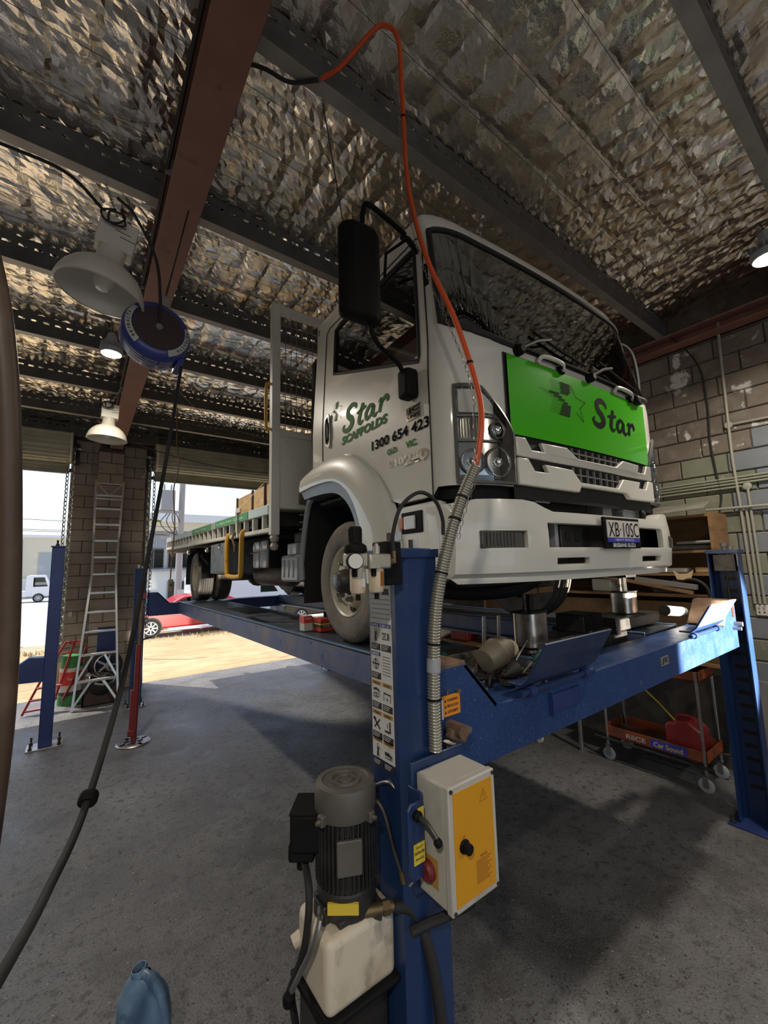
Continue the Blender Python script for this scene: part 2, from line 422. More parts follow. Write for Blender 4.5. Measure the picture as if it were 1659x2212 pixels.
wall_r = struct(G().box(XR+.01, XR+.2, YB-.2, YF+.2, 0, 4.75).obj('wall_right', 'mortar', smooth=False))
full_x = block_mesh('block', BL, BH, .05, 'x')
for row in range(5, 22):
    z = row*.2+.07-.2
    for k in range(10):
        y = .21+k*.4+(.2 if row % 2 else 0)
        if z > 4.35: continue
        mat = 'block'
        if y < .95 and z < 3.12: mat = 'block_blue'
        elif z < 2.78 or (y < 1.35 and z < 3.0): mat = 'block_green'
        place_block(full_x, mat, wall_r, (XR-.012+random.uniform(-.003, .003), y+.005, z+.005))
# ---- far wall: a stretch of blocks with a pier between the two door openings, lintel above
wall_f = struct(G().box(-.06, 1.07, YF+.012, YF+.2, 0, 4.75).box(XL-.2, -5.6, YF, YF+.2, 0, 4.75).box(5.0, XR+.2, YF, YF+.2, 0, 4.75)
                .box(-5.6, -.06, YF+.05, YF+.2, 4.0, 4.75).box(1.07, 5.0, YF+.05, YF+.2, 4.0, 4.75).box(.27, .65, 8.82, YF+.02, 0, 4.25).obj('wall_far', 'mortar', smooth=False))
fullb = block_mesh('block', .38, .19, .18, 'y'); halfb = block_mesh('block', .185, .19, .18, 'y'); sideb = block_mesh('block', .36, .19, .18, 'y'); sideh = block_mesh('block', .17, .19, .18, 'y')
for row in range(22):
    z = row*.2+.005
    m = 'block_pier'
    # wall blocks left and right of the pier
    if row % 2:
        for x in (-.075, -.06+.195+.0): pass
    xs = [(-.07, sideb)] if row % 2 else [(-.07, sideh), (.11, sideh)]
    for x, me in xs: place_block(me, m, wall_f, (x, YF+random.uniform(0, .004), z))
    xs = [(.665, sideb)] if row % 2 == 0 else [(.665, sideh), (.845, halfb)]
    for x, me in xs: place_block(me, m, wall_f, (x, YF+random.uniform(0, .004), z))
    if row < 21:
        if row % 2: place_block(fullb, m, wall_f, (.27, 8.80, z))
        else:
            place_block(halfb, m, wall_f, (.27, 8.80, z)); place_block(halfb, m, wall_f, (.465, 8.80, z))
# steel jambs of the openings
struct(G().box(-.12, -.06, YF+.02, YF+.2, 0, 4.0).obj('trim_1', 'curtain', bev=.004))
struct(G().box(1.07, 1.13, YF+.02, YF+.2, 0, 4.0).obj('trim_2', 'curtain', bev=.004))
# ---- left and back walls close the place off outside the view
struct(G().box(XL-.2, XL, YB-.2, YF+.2, 0, 4.75).obj('wall_left', 'wall_paint', smooth=False))
struct(G().box(XL-.2, -5.5, YB-.2, YB, 0, 4.75).box(4.0, XR+.2, YB-.2, YB, 0, 4.75).box(-5.5, 4.0, YB-.2, YB, 4.15, 4.75).obj('wall_back', 'wall_paint', smooth=False))
# ---- wall-top steel angle on the right wall
tag(G().box(5.02, 5.19, -1.2, 8.9, 4.29, 4.305).box(5.165, 5.19, -1.2, 8.9, 4.29, 4.43).box(5.02, 5.19, -1.2, 8.9, 4.415, 4.43).obj('wall_beam', 'red_oxide', smooth=False),
    'reddish-brown steel channel along the top of the block wall', 'beam')

# ---- ceiling: deck, purlins with slotted webs, foil blanket
ceil = struct(G().box(XL-.2, XR+.2, YB-.2, YF+.2, 4.76, 4.8).obj('ceiling', 'deck', smooth=False))
PUR = [.44+1.2*k-4.8 for k in range(12)]
PUR = [y for y in PUR if y < 8.95]
def purlin_mesh():
    g = G(); x0, x1 = XL, XR-.02
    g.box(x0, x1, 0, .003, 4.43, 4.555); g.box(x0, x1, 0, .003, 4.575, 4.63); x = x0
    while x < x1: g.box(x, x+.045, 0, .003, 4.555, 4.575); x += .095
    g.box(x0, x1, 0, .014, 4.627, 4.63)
    me = g.obj('purlin', 'galv_shaded', smooth=False, fix=False); return me
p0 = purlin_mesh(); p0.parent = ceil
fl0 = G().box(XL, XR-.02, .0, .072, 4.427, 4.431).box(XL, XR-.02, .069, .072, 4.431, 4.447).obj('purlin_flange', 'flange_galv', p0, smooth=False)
for i, y in enumerate(PUR):
    if i == 0: p0.location = (0, y-.072, 0); continue
    c = p0.copy(); COL.objects.link(c); c.parent = ceil; c.location = (0, y-.072, 0)
    d = fl0.copy(); COL.objects.link(d); d.parent = c
def vnoise(X, Y, s, seed):
    rs = np.random.RandomState(seed); T = rs.rand(64, 64)
    x = X*s; y = Y*s; xi = np.floor(x).astype(int); yi = np.floor(y).astype(int); fx = x-xi; fy = y-yi
    fx = fx*fx*(3-2*fx); fy = fy*fy*(3-2*fy)
    a = T[xi % 64, yi % 64]; b = T[(xi+1) % 64, yi % 64]; c = T[xi % 64, (yi+1) % 64]; d = T[(xi+1) % 64, (yi+1) % 64]
    return (a*(1-fx)+b*fx)*(1-fy)+(c*(1-fx)+d*fx)*fy
def foil_bay(y0, y1, step, seed):
    nx = int((XR-XL)/step)+1; ny = max(6, int((y1-y0)/step)+1)
    X, Y = np.meshgrid(np.linspace(XL, XR, nx), np.linspace(y0, y1, ny), indexing='ij')
    v = (Y-y0)/(y1-y0)
    rs = np.random.RandomState(seed)
    cell = .205; cx = np.abs(np.sin(PI*(X+.03*np.sin(Y*3))/cell)); cy = np.abs(np.sin(PI*v*4))
    amp = .35+.65*vnoise(X, Y, 1.3, seed+1)
    Z = 4.628+.05*np.clip(np.sin(PI*v), 0, 1)**.5
    Z -= .042*amp*np.sqrt(cx)*(.45+.55*np.sqrt(cy))*(vnoise(np.floor(X/cell)*.77, np.floor(v*4)*.9, 1.0, seed+2)*.9+.35)
    edge = np.exp(-np.minimum(v, 1-v)/.05)
    Z += edge*.018*np.sin(X*PI/.047+vnoise(X, Y, 3, seed+3)*4)
    r = np.abs(vnoise(X, Y, 8, seed+4)-.5)*2; Z += .020*amp*(r-.5)
    cr = np.clip(vnoise(X, Y, .9, seed+6)*2.8-1.05, .10, 1)
    r = np.abs(vnoise(X+Y*.4, Y-X*.3, 17, seed+5)-.5)*2; Z += .013*(r-.5)*cr
    Z += (rs.rand(*Z.shape)-.5)*.0085*cr
    Z = np.minimum(Z, 4.745)
    if y0 > 0: X[1:-1, 1:-1] += (rs.rand(nx-2, ny-2)-.5)*step*.5; Y[1:-1, 1:-1] += (rs.rand(nx-2, ny-2)-.5)*step*.5
    V = np.stack([X, Y, Z], -1).reshape(-1, 3)
    I = np.arange(nx*ny).reshape(nx, ny); F = np.stack([I[:-1, :-1], I[1:, :-1], I[1:, 1:], I[:-1, 1:]], -1).reshape(-1, 4)
    me = bpy.data.meshes.new('insulation_foil')
    me.vertices.add(len(V)); me.vertices.foreach_set('co', V.ravel())
    me.loops.add(F.size); me.loops.foreach_set('vertex_index', F.ravel().astype(np.int32))
    me.polygons.add(len(F)); me.polygons.foreach_set('loop_start', np.arange(0, F.size, 4, dtype=np.int32)); me.polygons.foreach_set('loop_total', np.full(len(F), 4, dtype=np.int32))
    me.update(calc_edges=True); me.materials.append(MT('foil')); me.validate(); me.shade_flat()
    link('insulation_foil', me, ceil)
ys = [YB]+PUR+[YF]
for i in range(len(ys)-1):
    if ys[i+1]-ys[i] < .1: continue
    foil_bay(ys[i], ys[i+1], .03 if ys[i] > -.9 else .12, 11+i*7)
# support wires under the foil
g = G()
for i in range(5, len(ys)-1):
    for q in (.25, .5, .75):
        y = ys[i]+(ys[i+1]-ys[i])*q; g.cyl((XL, y, 4.618), (XR, y, 4.618), .0015, n=4, cap=False)
wires = g.obj('support_wire', 'steel_dark', ceil, fix=False)
# ---- main roof beam along the bay, resting on the pier
rb = thing('roof_beam', 'reddish-brown steel roof beam running from overhead to the block pier', 'beam', (.415, 1.4, 0), -.8)
G().box(-.10, .10, -6.2, 7.75, 4.27, 4.285).box(-.10, .10, -6.2, 7.75, 4.41, 4.425).box(-.075, .10, -6.2, 7.75, 4.285, 4.41).obj('web', 'red_oxide', rb, bev=.004)
for y in (-.2, 1.0, 2.2, 3.4, 4.6, 5.8):
    G().box(-.125, -.085, y, y+.006, 4.30, 4.46).obj('cleat', 'flange_galv', rb)
G().tube([(-.118, y, 4.33+.012*math.sin(y*3)) for y in np.arange(-5, 7.6, .25)], .011, 6).obj('cable', 'black_rubber', rb)
G().tube([(-.113, y, 4.375) for y in (-5, 0, 7.6)], .012, 6).obj('conduit', 'red_oxide', rb)

# ---- roller doors
def roller_door(name, x0, x1, label):
    d = bpy.data.objects.new(name, None); COL.objects.link(d); d['kind'] = 'structure'; d['label'] = label
    cy, cz, R = 8.72, 4.17, .25; N = 132
    poly = [(cy+(R+.012*(1 if (i//3) % 2 else -1))*math.cos(2*PI*i/N), cz+(R+.012*(1 if (i//3) % 2 else -1))*math.sin(2*PI*i/N)) for i in range(N)]
    G().prism(poly, 'yz', x0, x1).obj('drum', 'curtain', d, ang=50)
    rows = []; z = 4.1; k = 0
    while z > 3.80:
        rows.append([(x0, 8.955+(.008 if (k//2) % 2 else -.008), z), (x1, 8.955+(.008 if (k//2) % 2 else -.008), z)]); z -= .02; k += 1
    G().grid(rows).obj('curtain', 'curtain', d, ang=60)
    G().box(x0, x1, 8.93, 8.98, 3.765, 3.815).obj('bottom_rail', 'flange_galv', d, bev=.004)
    for x, s in ((x0, -1), (x1, 1)):
        if -6 < x < 4.9:
            G().lathe([(.05, 0), (.27, 0), (.275, .012), (.26, .03), (.05, .03)], (x, cy, cz), (s, 0, 0), 40).obj('end_disc', 'door_end', d)
            G().cyl((x, cy, cz), (x+s*.16, cy, cz), .022).obj('axle', 'steel_plain', d)
            G().box(x+s*.09, x+s*.10, cy-.03, 8.99, cz-.20, cz+.12).box(x+s*.06, x+s*.13, 8.96, 8.99, cz-.24, cz+.15).obj('bracket', 'steel_dark', d, bev=.003)
            G().cyl((x+s*.05, cy, cz), (x+s*.075, cy, cz), .10, n=24).obj('chain_wheel', 'steel_dark', d)
            if x == x0 or True: G().box(min(x, x+s*.07), max(x, x+s*.07), 8.90, 8.96, 3.79, 3.85).obj('stop_bracket', 'steel_dark', d)
    return d
roller_door('door_1', -5.5, -.14, 'cream corrugated roller door rolled up over the left opening')
roller_door('door_2', 1.17, 4.95, 'cream corrugated roller door rolled up behind the truck tray')
def chain(pts, pitch, wire, wid, n=7):
    """oval links along a polyline as one mesh"""
    P = spline([Vector(p) for p in pts], 24); L = [0]
    for i in range(1, len(P)): L.append(L[-1]+(P[i]-P[i-1]).length)
    g = G(); s = 0; k = 0
    def at(s):
        j = min(max(1, int(np.searchsorted(L, s))), len(P)-1); t = (s-L[j-1])/max(1e-9, L[j]-L[j-1]); return P[j-1].lerp(P[j], t)
    while s+pitch < L[-1]:
        a = at(s); b = at(s+pitch); d = (b-a).normalized(); u = d.orthogonal().normalized(); v = d.cross(u)
        q = u if k % 2 else v; c = (a+b)/2; hl = (b-a).length/2+wire
        ring = [c+d*(hl*math.cos(t))+q*(wid*math.sin(t)) for t in [2*PI*i/n for i in range(n)]]
        g.tube(ring, wire, 4, closed=True); s += pitch; k += 1
    return g
def pull_chain(x, y, zt, zb, label):
    t = thing('pull_chain', label, 'chain', (x, y, zb), group='roller door pull chains')
    for dx in (-.035, .035):
        chain([(dx, 0, zt-zb), (dx*1.1, 0, (zt-zb)/2), (dx*.4, 0, 0)], .07, .009, .023).obj('strand', 'chain_steel', t, fix=False)
pull_chain(-.12, 8.66, 4.15, .62, 'steel pull chain hanging down left of the leaning ladder')
pull_chain(1.10, 8.66, 4.15, 1.05, 'steel pull chain hanging beside the right door opening')

# ---- outside ground
def slope(y): return -.02-.36*max(0, min(1, (y-9.2)/9))
rows = [[(x, y, slope(y)) for x in (-60, -6, 0, 4, 12, 60)] for y in (9.17, 11, 13, 15, 16.6)]
struct(G().grid(rows).obj('yard', 'dirt'))
rows = [[(x, y, slope(y)+.03*math.sin(x*2.1)*math.sin(y*3)*0) for x in (-60, 60)] for y in (16.6, 18.9)]
struct(G().grid(rows).obj('verge', 'verge'))
struct(G().box(-80, 80, 18.9, 90, -.6, -.40).obj('road', 'asphalt', smooth=False))
struct(G().box(-80, 80, 18.75, 18.95, -.5, -.34).obj('kerb', 'house_white', smooth=False))
struct(G().box(-40, 40, -40, YB-.2, -.15, -.01).obj('ground_back', 'asphalt', smooth=False))
# ================================================================== the truck
TR = thing('flatbed_truck', 'white flatbed truck with a green front panel, raised on the blue lift', 'truck', (2.45, 2.36, 1.55), -2.2)
def yfz(z): return -1.17+.27*max(0, z-1.6)
def hwz(z): return 1.05-.05*max(0, (z-1.5)/.8)
def ryz(z): return .2-.12*min(1, max(0, (z-1.6)/.7))
def S0(u, z):
    s = 1 if u >= 0 else -1; a = abs(u); yf = yfz(z); ry = ryz(z); hw = hwz(z)
    if a <= 1: return Vector((s*.70*a, yf-.02*(1-a*a), z))
    if a <= 2:
        t = (a-1)*PI/2; return Vector((s*(.70+(hw-.70)*math.sin(t)), yf+ry*(1-math.cos(t)), z))
    return Vector((s*hw, yf+ry+(a-2), z))
def S(u, z, off=0):
    p = S0(u, z)
    if off:
        e = 1e-3; du = S0(u+e, z)-S0(u-e, z); dz = S0(u, z+e)-S0(u, z-e); n = du.cross(dz).normalized()
        p = p+n*off
    return p
def side(c, z, off=0, s=-1):
    A = yfz(z)+ryz(z); return Vector((s*(hwz(z)+off), A+(.38-A)*c, z))
def ycol(y): return (y+.97)/(1.35)     # fraction along the side at belt height
FL_OUT = [(.47,1.19),(.2,1.235),(-.05,1.235),(-.25,1.19),(-.42,1.09),(-.55,.95),(-.635,.80),(-.69,.64),(-.72,.45)]
FL_IN = [(.47,1.06),(.25,1.07),(.0,1.06),(-.15,1.02),(-.28,.93),(-.37,.80),(-.42,.66),(-.45,.5),(-.47,.40)]
def flare_z(y):
    P = sorted(FL_OUT); return float(np.interp(y, [p[0] for p in P], [p[1] for p in P]))
cols = []   # (fn, zb, sill, top, tag)
def sillz(y): return 1.53+(y+.90)*.345
for u in (0, .25, .5, .75, 1.0, 1.2, 1.4, 1.58, 1.75):
    cols.append((lambda z, s, off, u=u: S(s*u, z, off), .86, 1.60+.09*max(0, (u-1)/.75)**1.5, 2.30-.05*max(0, u-1)**2, 'ws'))
cols.append((lambda z, s, off: S(s*1.9, z, off), .86, 1.66, 2.25, 'pil'))
YS = [-.97, -.90, -.80, -.70, -.6, -.5, -.38, -.25, -.1, .06, .13, .21, .30, .38]
for y in YS:
    zb = max(.82, flare_z(y)-.01) if y > -.69 else .82
    if y < -.96: zb = .82
    yy = min(max(y, -.90), .06); tg = 'win' if -.905 < y < .065 else ('door' if y < .22 else 'rear')
    cols.append((lambda z, s, off, y=y: side(ycol(y), z, off, s), zb, sillz(yy), 2.22 if y < .1 else 2.2, tg))
def zrow(c, k):      # k 0..NL lower, NL..NL+NW window, then top
    NL, NW = 9, 6
    if k <= NL: return c[1]+(c[2]-c[1])*k/NL
    if k <= NL+NW: return c[2]+(c[3]-c[2])*(k-NL)/NW
    return c[3]+(2.40-c[3])*(k-NL-NW)/2
NR = 9+6+2
def shell(sides, pred, off=0):
    g = G()
    for s in sides:
        for j in range(len(cols)-1):
            a, b = cols[j], cols[j+1]
            for k in range(NR):
                glass = 'ws' if (a[4] == 'ws' and b[4] == 'ws' and 9 <= k < 15) else ('win' if (a[4] == 'win' and b[4] == 'win' and 9 <= k < 15) else None)
                if a[4] == 'win' and j+1 < len(cols) and b[4] != 'win': glass = None
                door = (not glass) and ((a[4] in ('win', 'door') and b[4] in ('win', 'door')))
                if pred(glass, door, j, k):
                    g.add([a[0](zrow(a, k), s, off), b[0](zrow(b, k), s, off), b[0](zrow(b, k+1), s, off), a[0](zrow(a, k+1), s, off)], [(0, 1, 2, 3)])
    return g
def weld(o, d=.0008):
    bm = bmesh.new(); bm.from_mesh(o.data); bmesh.ops.remove_doubles(bm, verts=bm.verts, dist=d); bmesh.ops.recalc_face_normals(bm, faces=bm.faces); bm.to_mesh(o.data); bm.free()
    o.data.polygons.foreach_set('use_smooth', [True]*len(o.data.polygons)); o.data.set_sharp_from_angle(angle=rad(40)); return o
gb = shell((-1, 1), lambda gl, d, j, k: not gl and not d)
# roof cap and rear wall
ring = [c[0](2.40, -1, 0) for c in cols][::-1]+[c[0](2.40, 1, 0) for c in cols][1:]
r1 = [Vector((p.x*.93, (p.y+.3)*.93-.3, 2.455)) for p in ring]; r2 = [Vector((p.x*.75, (p.y+.3)*.75-.3, 2.48)) for p in ring]
gb.grid([ring, r1, r2]); gb.add(r2, [tuple(range(len(r2)))])
gb.add([(-1.05,.38,1.0), (1.05,.38,1.0), (1.0,.38,2.4), (-1.0,.38,2.4)], [(0,1,2,3)])
body = weld(gb.obj('cab_body', 'truck_white', TR)); body['label'] = 'white painted cab shell'
ln = shell((-1, 1), lambda gl, d, j, k: not gl, -.02); ln.grid([[p*1 for p in r1], [p+Vector((0,0,-.04)) for p in r1]]); ln.add([p+Vector((0,0,-.05)) for p in r1], [tuple(range(len(r1)))])
ln.box(-1.0, 1.0, -.95, .36, .95, .97).box(-1.0, 1.0, .355, .365, 1.0, 2.35)
ln.obj('cab_lining', 'cab_dark', TR, fix=False)
shell((-1, 1), lambda gl, d, j, k: gl == 'ws', .004).obj('windscreen', 'cab_glass', TR, fix=False).data.polygons.foreach_set('use_smooth', [True]*(16*6))
weld([o for o in TR.children if o.name == 'windscreen'][0])
def edge_tube(pts, r, name, mat, par, n=6): return G().tube(pts, r, n).obj(name, mat, par)
# windscreen surround
wl = [S(u, zrow_, .004) for u, zrow_ in [(-u, 1.60+.09*max(0, (u-1)/.75)**1.5) for u in np.linspace(1.75, 0, 18)]+[(u, 1.60+.09*max(0, (u-1)/.75)**1.5) for u in np.linspace(0, 1.75, 18)]]
wt = [S(u, 2.30-.05*max(0, abs(u)-1)**2, .004) for u in np.linspace(1.75, -1.75, 36)]
sl = [S(1.75, z, .004) for z in np.linspace(1.69, 2.27, 8)]; sr = [S(-1.75, z, .004) for z in np.linspace(2.27, 1.69, 8)]
G().tube(wl+sl[1:-1]+wt+sr[1:-1], .016, 6, closed=True).obj('windscreen_seal', 'black_rubber', TR)
for s in (-1, 1):
    d = weld(shell((s,), lambda gl, dd, j, k: dd).obj('door', 'truck_white', TR)); d['label'] = 'white cab door'
    w_ = weld(shell((s,), lambda gl, dd, j, k: gl == 'win', -.008).obj('door_window', 'cab_glass', d, fix=False))
    def sp(y, z, off=.0): return side(ycol(y), z, off, s)
    loop = [sp(y, sillz(y), -.003) for y in np.linspace(-.90, .06, 12)]+[sp(.06, z, -.003) for z in np.linspace(1.90, 2.2, 5)][1:]+[sp(y, 2.22, -.003) for y in np.linspace(.06, -.90, 12)][1:]+[sp(-.90, z, -.003) for z in np.linspace(2.2, 1.56, 6)][1:]
    G().tube(loop, .013, 6, closed=True).obj('window_seal', 'black_rubber', d)
    G().tube([sp(.21, z, .001) for z in np.linspace(1.2, 2.24, 8)]+[sp(y, 2.27, .001) for y in np.linspace(.16, -.92, 8)]+[sp(-.97, z, .001) for z in np.linspace(2.24, .82, 14)]+[sp(y, .815, .001) for y in (-.9, -.8, -.69)], .0045, 5).obj('shut_line', 'seam_black', d)
    # handle: recess plate with a pull
    M = frame_M(sp(.115, 1.445, .004), (0, s, 0), (0, 0, 1))
    if s < 0:
        G().prism([(-.035,-.10),(.02,-.125),(.035,-.11),(.035,.11),(.02,.125),(-.035,.10)], 'xy', 0, .012).mat4(M).obj('handle_plate', 'steel_bright', d, bev=.004)
        G().prism([(-.022,-.085),(.012,-.10),(.024,-.08),(.024,.09),(.01,.105),(-.022,.085)], 'xy', .012, .0135).mat4(M).obj('handle_recess', 'seam_black', d)
        G().tube([M@Vector(p) for p in ((.0,-.085,.014),(.008,-.04,.024),(.008,.04,.024),(.0,.09,.014))], .006, 8, sm=4).obj('handle_pull', 'seam_black', d)
# black rear-corner strip behind the door
G().box(-1.0, -.9, .40, .50, 1.25, 2.15).obj('air_intake_duct', 'black_plastic', TR, bev=.02)
G().tube([(-1.0,.42,1.2), (-1.0,.45,1.6), (-.99,.45,2.1)], .03, 8).obj('rear_corner_moulding', 'black_rubber', TR)
# ---- lettering on the right-hand door
door = [o for o in TR.children if o.name.startswith('door')][0]
def dm(y, z): return Vector((-hwz(z)-.0035, y, z))
def Mdoor(y, z): return frame_M(dm(y, z), (0, -1, 0), (0, 0, 1))
STAR = [[(.95,.76,.07),(.88,.93,.15),(.62,1.0,.2),(.36,.86,.23),(.40,.62,.24),(.64,.42,.26),(.70,.2,.26),(.48,.03,.22),(.2,.05,.18),(.06,.2,.13),(.16,.32,.06)],
        [(1.42,.80,.16),(1.27,.42,.2),(1.20,.14,.19),(1.32,0,.13),(1.5,.10,.06)], [(1.02,.50,.08),(1.3,.54,.13),(1.62,.60,.1)],
        [(2.12,.45,.12),(1.88,.5,.15),(1.66,.28,.18),(1.72,.05,.16),(1.95,.12,.12),(2.13,.42,.15),(2.10,.14,.17),(2.22,.0,.12),(2.38,.1,.06)],
        [(2.42,.42,.05),(2.58,.5,.14),(2.56,.28,.16),(2.50,.02,.16)], [(2.54,.22,.09),(2.68,.42,.12),(2.86,.5,.17),(2.95,.38,.15),(2.93,.28,.08)]]
o = ribbons(STAR, lambda x, z: dm(-.085-x*.178-(z)*.02, 1.375+z*.155)).obj('lettering', 'logo_green', door, fix=False); o['label'] = 'green brush-script word Star'
text('SCAFFOLDS', .53, Mdoor(-.345, 1.322), 'logo_green', door, shear=.15, h=.056, bold=.045, label='green word SCAFFOLDS')
text('1300 654 423', .52, Mdoor(-.705, 1.196), 'logo_black', door, h=.058, bold=.03, label='black phone number')
text('QLD.', .10, Mdoor(-.65, 1.118), 'logo_green', door, h=.036, bold=.05); text('VIC.', .095, Mdoor(-.82, 1.118), 'logo_green', door, h=.036, bold=.05)
text('110', .12, Mdoor(-.69, 1.045), 'steel_bright', door, h=.04, bold=.02, th=.003, label='chrome model number')
text('240', .19, Mdoor(-.85, 1.040), 'steel_bright', door, h=.06, bold=.05, th=.003, label='chrome model number')
G().box(-.06, .06, -.035, .035, 0, .003).mat4(Mdoor(-.85, 1.275)).obj('unit_badge', 'chrome', door)
text('JC', .09, Mdoor(-.85, 1.288) @ Matrix.Translation((0,0,.003)), 'logo_black', door, h=.032, bold=.03)
text('UNIT', .10, Mdoor(-.85, 1.255) @ Matrix.Translation((0,0,.003)), 'logo_black', door, h=.018, bold=.03)
def logo(mapf, bars_mat, line_mat, par):
    """comet bars and an open star; unit height 1"""
    bars = []; lines = []
    for i in range(14):
        z = 1-i*.0735
        if i < 5: x0, x1 = .52+.02*(i % 2), .88-.0*i
        elif i < 9: x0, x1 = .12+.16*(i-5), .45+.10*(i-5)
        else: x0, x1 = .55-.03*(i-9), .86-.015*(i-9)
        if i == 4: x1 = .80
        bars.append([(x0, z, .048), ((x0+x1)/2, z, .052), (x1, z, .055)]); lines.append([(x0-.36, z+.01, .008), (x0, z, .010)])
    g = ribbons(bars, mapf, 2); o = g.obj('logo_bars', bars_mat, par, fix=False); o['label'] = 'comet-tail bars of the star logo'
    ribbons(lines, mapf, 1).obj('logo_lines', line_mat, par, fix=False)
    P = [(.92, 1.02), (1.08, .70), (1.45, .62), (1.22, .38), (1.33, -.02), (1.05, .24)]
    ribbons([[(a[0], a[1], .018), (b[0], b[1], .018)] for a, b in zip(P, P[1:])], mapf, 1).obj('logo_star', line_mat, par, fix=False)
logo(lambda x, z: dm(.07-x*.105, 1.49+z*.13), 'logo_green', 'logo_black', door)
# ---- green front panel
def patch(u0, u1, z0, z1, off, n=16, m=6, zt=None):
    rows = []
    for i in range(m+1):
        row = []
        for j in range(n+1):
            u = u0+(u1-u0)*j/n; zz1 = zt(u) if zt else z1
            row.append(S(u, z0+(zz1-z0)*i/m, off))
        rows.append(row)
    return G().grid(rows)
patch(-1.06, 1.06, 1.108, 1.548, .004, 20, 2).obj('panel_gap', 'seam_black', TR, fix=False)
gp = patch(-1.03, 1.03, 1.122, 1.538, .014, 20, 6).obj('front_panel', 'truck_green', TR, fix=False); gp['label'] = 'glossy green front panel'
def fm(x, z): return S(x/.70, z, .0165)
logo(lambda x, z: fm(-.425+x*.25, 1.285+z*.19), 'logo_black', 'logo_black', gp)
o = ribbons(STAR, lambda x, z: fm(.005+x*.178, 1.288+z*.165)).obj('lettering', 'logo_black', gp, fix=False); o['label'] = 'black brush-script word Star'
# ---- grille
patch(-1.02, 1.02, .80, 1.112, .002, 16, 3).obj('grille_backing', 'seam_black', TR, fix=False)
def slab(poly, off, th, name, mat, par, bev=.006):
    n = len(poly); vs = [S(x/.70, z, off+th) for x, z in poly]+[S(x/.70, z, off) for x, z in poly]
    return G().add(vs, [tuple(range(n)), tuple(range(2*n-1, n-1, -1))]+[(i, n+i, n+(i+1) % n, (i+1) % n) for i in range(n)]).obj(name, mat, par, bev=bev)
def mir(poly): return [(-x, z) for x, z in poly][::-1]
gr1 = [(-.70,1.108),(-.632,1.108),(-.592,1.05),(-.49,1.05),(-.515,1.098),(-.30,1.100),(-.205,1.052),(.205,1.052)]
bar1 = [(-.70,1.108),(-.632,1.108),(-.592,1.05),(-.49,1.05),(-.515,1.098),(-.30,1.100),(-.205,1.050),(.205,1.050),(.30,1.100),(.515,1.098),(.49,1.05),(.592,1.05),(.632,1.108),(.70,1.108),(.70,1.012),(-.70,1.012)]
bar2 = [(-.70,1.002),(-.627,1.002),(-.582,.943),(-.474,.943),(-.50,.985),(-.27,.98),(-.20,.918),(.20,.918),(.27,.98),(.50,.985),(.474,.943),(.582,.943),(.627,1.002),(.70,1.002),(.70,.868),(.34,.862),(.30,.895),(-.20,.895),(-.22,.862),(-.70,.868)]
GR = slab(bar1, .004, .026, 'grille_bar', 'truck_white', TR); slab(bar2, .004, .03, 'grille_bar', 'truck_white', TR)
for z0, z1 in ((1.056, 1.108), (.924, 1.0)):
    for x in np.arange(-.24, .27, .068): slab([(x,z0),(x+.006,z0),(x+.006,z1),(x,z1)], .006, .012, 'grille_fin', 'junk_grey', TR, bev=0)
    slab([(-.25,(z0+z1)/2-.003),(.25,(z0+z1)/2-.003),(.25,(z0+z1)/2+.003),(-.25,(z0+z1)/2+.003)], .006, .013, 'grille_slat', 'junk_grey', TR, bev=0)
for s in (-1, 1):
    G().box(s*.45-.06, s*.45+.06, -1.15, -1.1, .80, .86).obj('grille_bracket', 'plastic_grey', TR, bev=.006)
G().box(-.55, -.10, -1.14, -1.05, .74, .85).obj('radiator_shroud', 'black_plastic', TR, bev=.01)
G().box(.12, .22, -1.16, -1.05, .72, .84).obj('bonnet_latch', 'junk_grey', TR, bev=.008)
G().box(.40, .62, -1.14, -1.05, .76, .855).obj('washer_tank', 'plastic_grey', TR, bev=.01)
G().tube([(.53,-1.17,.70),(.53,-1.2,.77),(.56,-1.17,.80),(.60,-1.16,.74)], .014, 8, sm=4).obj('tow_hose', 'black_rubber', TR)
